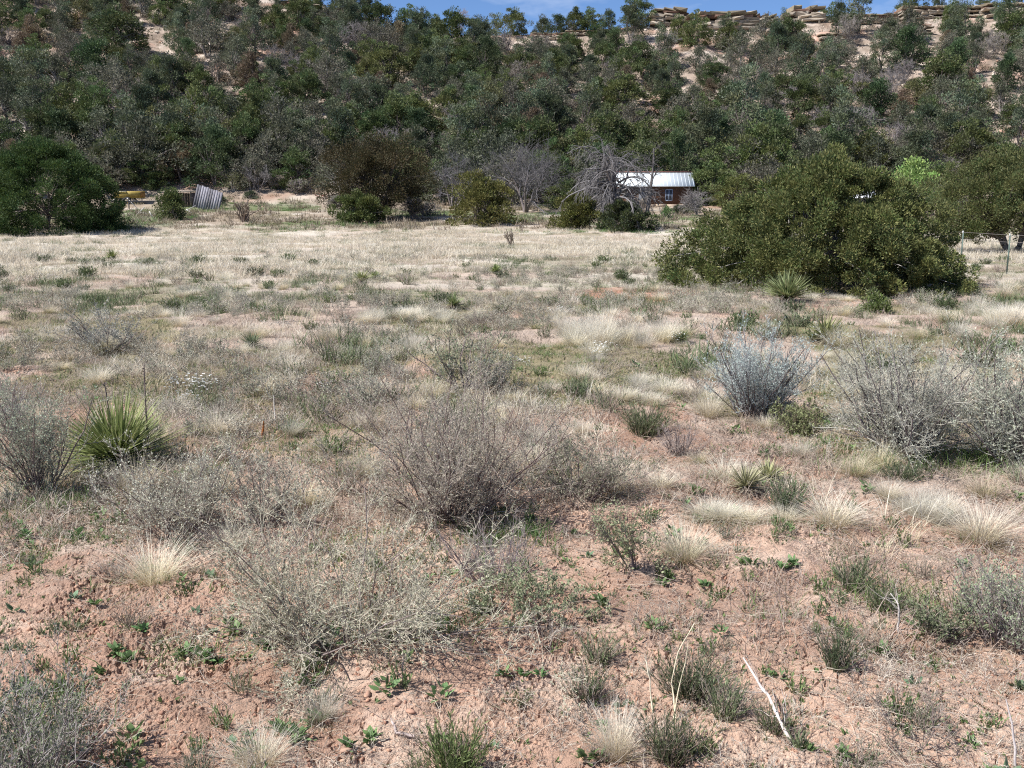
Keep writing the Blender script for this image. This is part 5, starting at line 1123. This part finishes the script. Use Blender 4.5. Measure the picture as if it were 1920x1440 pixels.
# rubble on the slope
rb = [rock_mesh(c, 14, .6) for c in [(.52, .45, .36), (.44, .35, .27), (.60, .54, .45)]]
x, y = field(9000, 84, 150, .2, .58, lambda x, y: .15 + .85 * sm(.45, .62, fbm(x * .12, y * .12, 110)))
put_stuff('slope_rubble', 'pale stones and rubble strewn over the slope', rb, x, y, .1 + .4 * U(0, 1, len(x)) ** 3, tilt=.4, fine=False)
ub = [low_grass_mesh((.20, .16, .11), c, 40, .5, (.15, .5), (.03, .05)) for c in [(.34, .28, .22), (.26, .24, .15), (.38, .33, .27)]]
x, y = field(9000, 59, 150, .3, .58, lambda x, y: .25 + .6 * sm(.4, .6, fbm(x * .15, y * .15, 111)))
put_stuff('slope_undergrowth', 'dry undergrowth between the trees on the slope', ub, x, y, U(.6, 1.4, len(x)), fine=False)

# ------------------------------------------------------------------ LABELS from neighbours
LM += [(857, 30, 'bare skyline tree')]
far = [l for l in LM if l[1] < 425]; nearl = [l for l in LM if l[1] >= 425]
groups = {}
for (o, noun, cat, grp) in AUTO:
    u, v = project(tuple(o.location)); hill = v < 425 and o.location.y > 50
    L_ = far if hill else nearl
    d = [math.hypot(u - a, (v - b) * (1.2 if hill else 2.0)) for a, b, c in L_]; i = int(np.argmin(d)); a, b, c = L_[i]
    dx, dy = u - a, (v - b) * 1.6
    if abs(dx) > abs(dy) * 1.3: rel = 'left of' if dx < 0 else 'right of'
    elif dy < 0: rel = 'above' if hill else 'behind'
    else: rel = 'below' if hill else 'in front of'
    groups.setdefault((noun, rel, c), []).append((d[i], o, cat, grp))
ORD = ['closest', 'second closest', 'third closest', 'fourth closest', 'fifth closest', 'sixth closest', 'seventh closest', 'eighth closest', 'ninth closest', 'tenth closest']
for (noun, rel, c), L_ in groups.items():
    L_.sort(key=lambda t: t[0]); n = len(L_)
    for k, (d, o, cat, grp) in enumerate(L_):
        if n == 1: lab = '%s %s the %s' % (noun, rel, c)
        elif n == 2: lab = '%s %s %s the %s' % ('nearer' if k == 0 else 'farther', noun, rel, c)
        elif k < 10: lab = '%s %s %s the %s' % (ORD[k], noun, rel, c)
        else: lab = '%s far %s the %s' % (noun, rel, c)
        tag(o, lab, cat, grp)

# ------------------------------------------------------------------ LIGHT, SKY, CAMERA
SE = math.radians(50); sd = Vector((-.93, -.30, 0)).normalized() * math.cos(SE); sd.z = math.sin(SE)
w = bpy.data.worlds.new('World'); scene.world = w; w.use_nodes = True; t = w.node_tree; t.nodes.clear(); N = t.nodes; L = t.links
sk = N.new('ShaderNodeTexSky'); sk.sky_type = 'NISHITA'; sk.sun_disc = False; sk.sun_elevation = SE; sk.sun_rotation = math.atan2(sd.x, sd.y) % (2 * PI); sk.altitude = 1900; sk.air_density = .7; sk.dust_density = .0; sk.ozone_density = 6.0
tc = N.new('ShaderNodeTexCoord'); mp_ = N.new('ShaderNodeMapping'); mp_.inputs['Scale'].default_value = (5, 5, 16); mp_.inputs['Location'].default_value = (.3, .2, .0); L.new(tc.outputs['Generated'], mp_.inputs['Vector'])
no = N.new('ShaderNodeTexNoise'); no.inputs['Scale'].default_value = 1.0; no.inputs['Detail'].default_value = 7; no.inputs['Roughness'].default_value = .55; L.new(mp_.outputs[0], no.inputs['Vector'])
mr = N.new('ShaderNodeMapRange'); mr.inputs[1].default_value = .50; mr.inputs[2].default_value = .74; mr.inputs[4].default_value = .45; L.new(no.outputs[0], mr.inputs[0])
mx = N.new('ShaderNodeMix'); mx.data_type = 'RGBA'; L.new(mr.outputs[0], mx.inputs[0]); L.new(sk.outputs[0], mx.inputs[6]); mx.inputs[7].default_value = (8.5, 8.8, 9.2, 1)
bg = N.new('ShaderNodeBackground'); bg.inputs[1].default_value = .10; L.new(mx.outputs[2], bg.inputs[0]); o_ = N.new('ShaderNodeOutputWorld'); L.new(bg.outputs[0], o_.inputs[0])
sl = bpy.data.lights.new('sun', 'SUN'); sl.energy = 4.9; sl.angle = math.radians(.53); sl.color = (1, .97, .93); so = bpy.data.objects.new('sun', sl); COL.objects.link(so); so.rotation_euler = sd.to_track_quat('Z', 'Y').to_euler(); so.location = (0, 0, 60)
cam = bpy.data.cameras.new('camera'); cam.sensor_width = 36; cam.lens = F / 1920 * 36; cam.clip_start = .05; cam.clip_end = 5000; co = bpy.data.objects.new('camera', cam); COL.objects.link(co)
co.location = (0, 0, CAMZ); co.rotation_euler = (PI / 2 - PITCH, 0, 0); scene.camera = co
scene.view_settings.view_transform = 'Standard'; scene.view_settings.look = 'None'; scene.view_settings.exposure = 0.66; scene.view_settings.gamma = 1
scene.cycles.max_bounces = 6; scene.cycles.diffuse_bounces = 3; scene.cycles.use_denoising = False; scene.cycles.filter_width = 1.15; scene.cycles.pixel_filter_type = 'BLACKMAN_HARRIS'
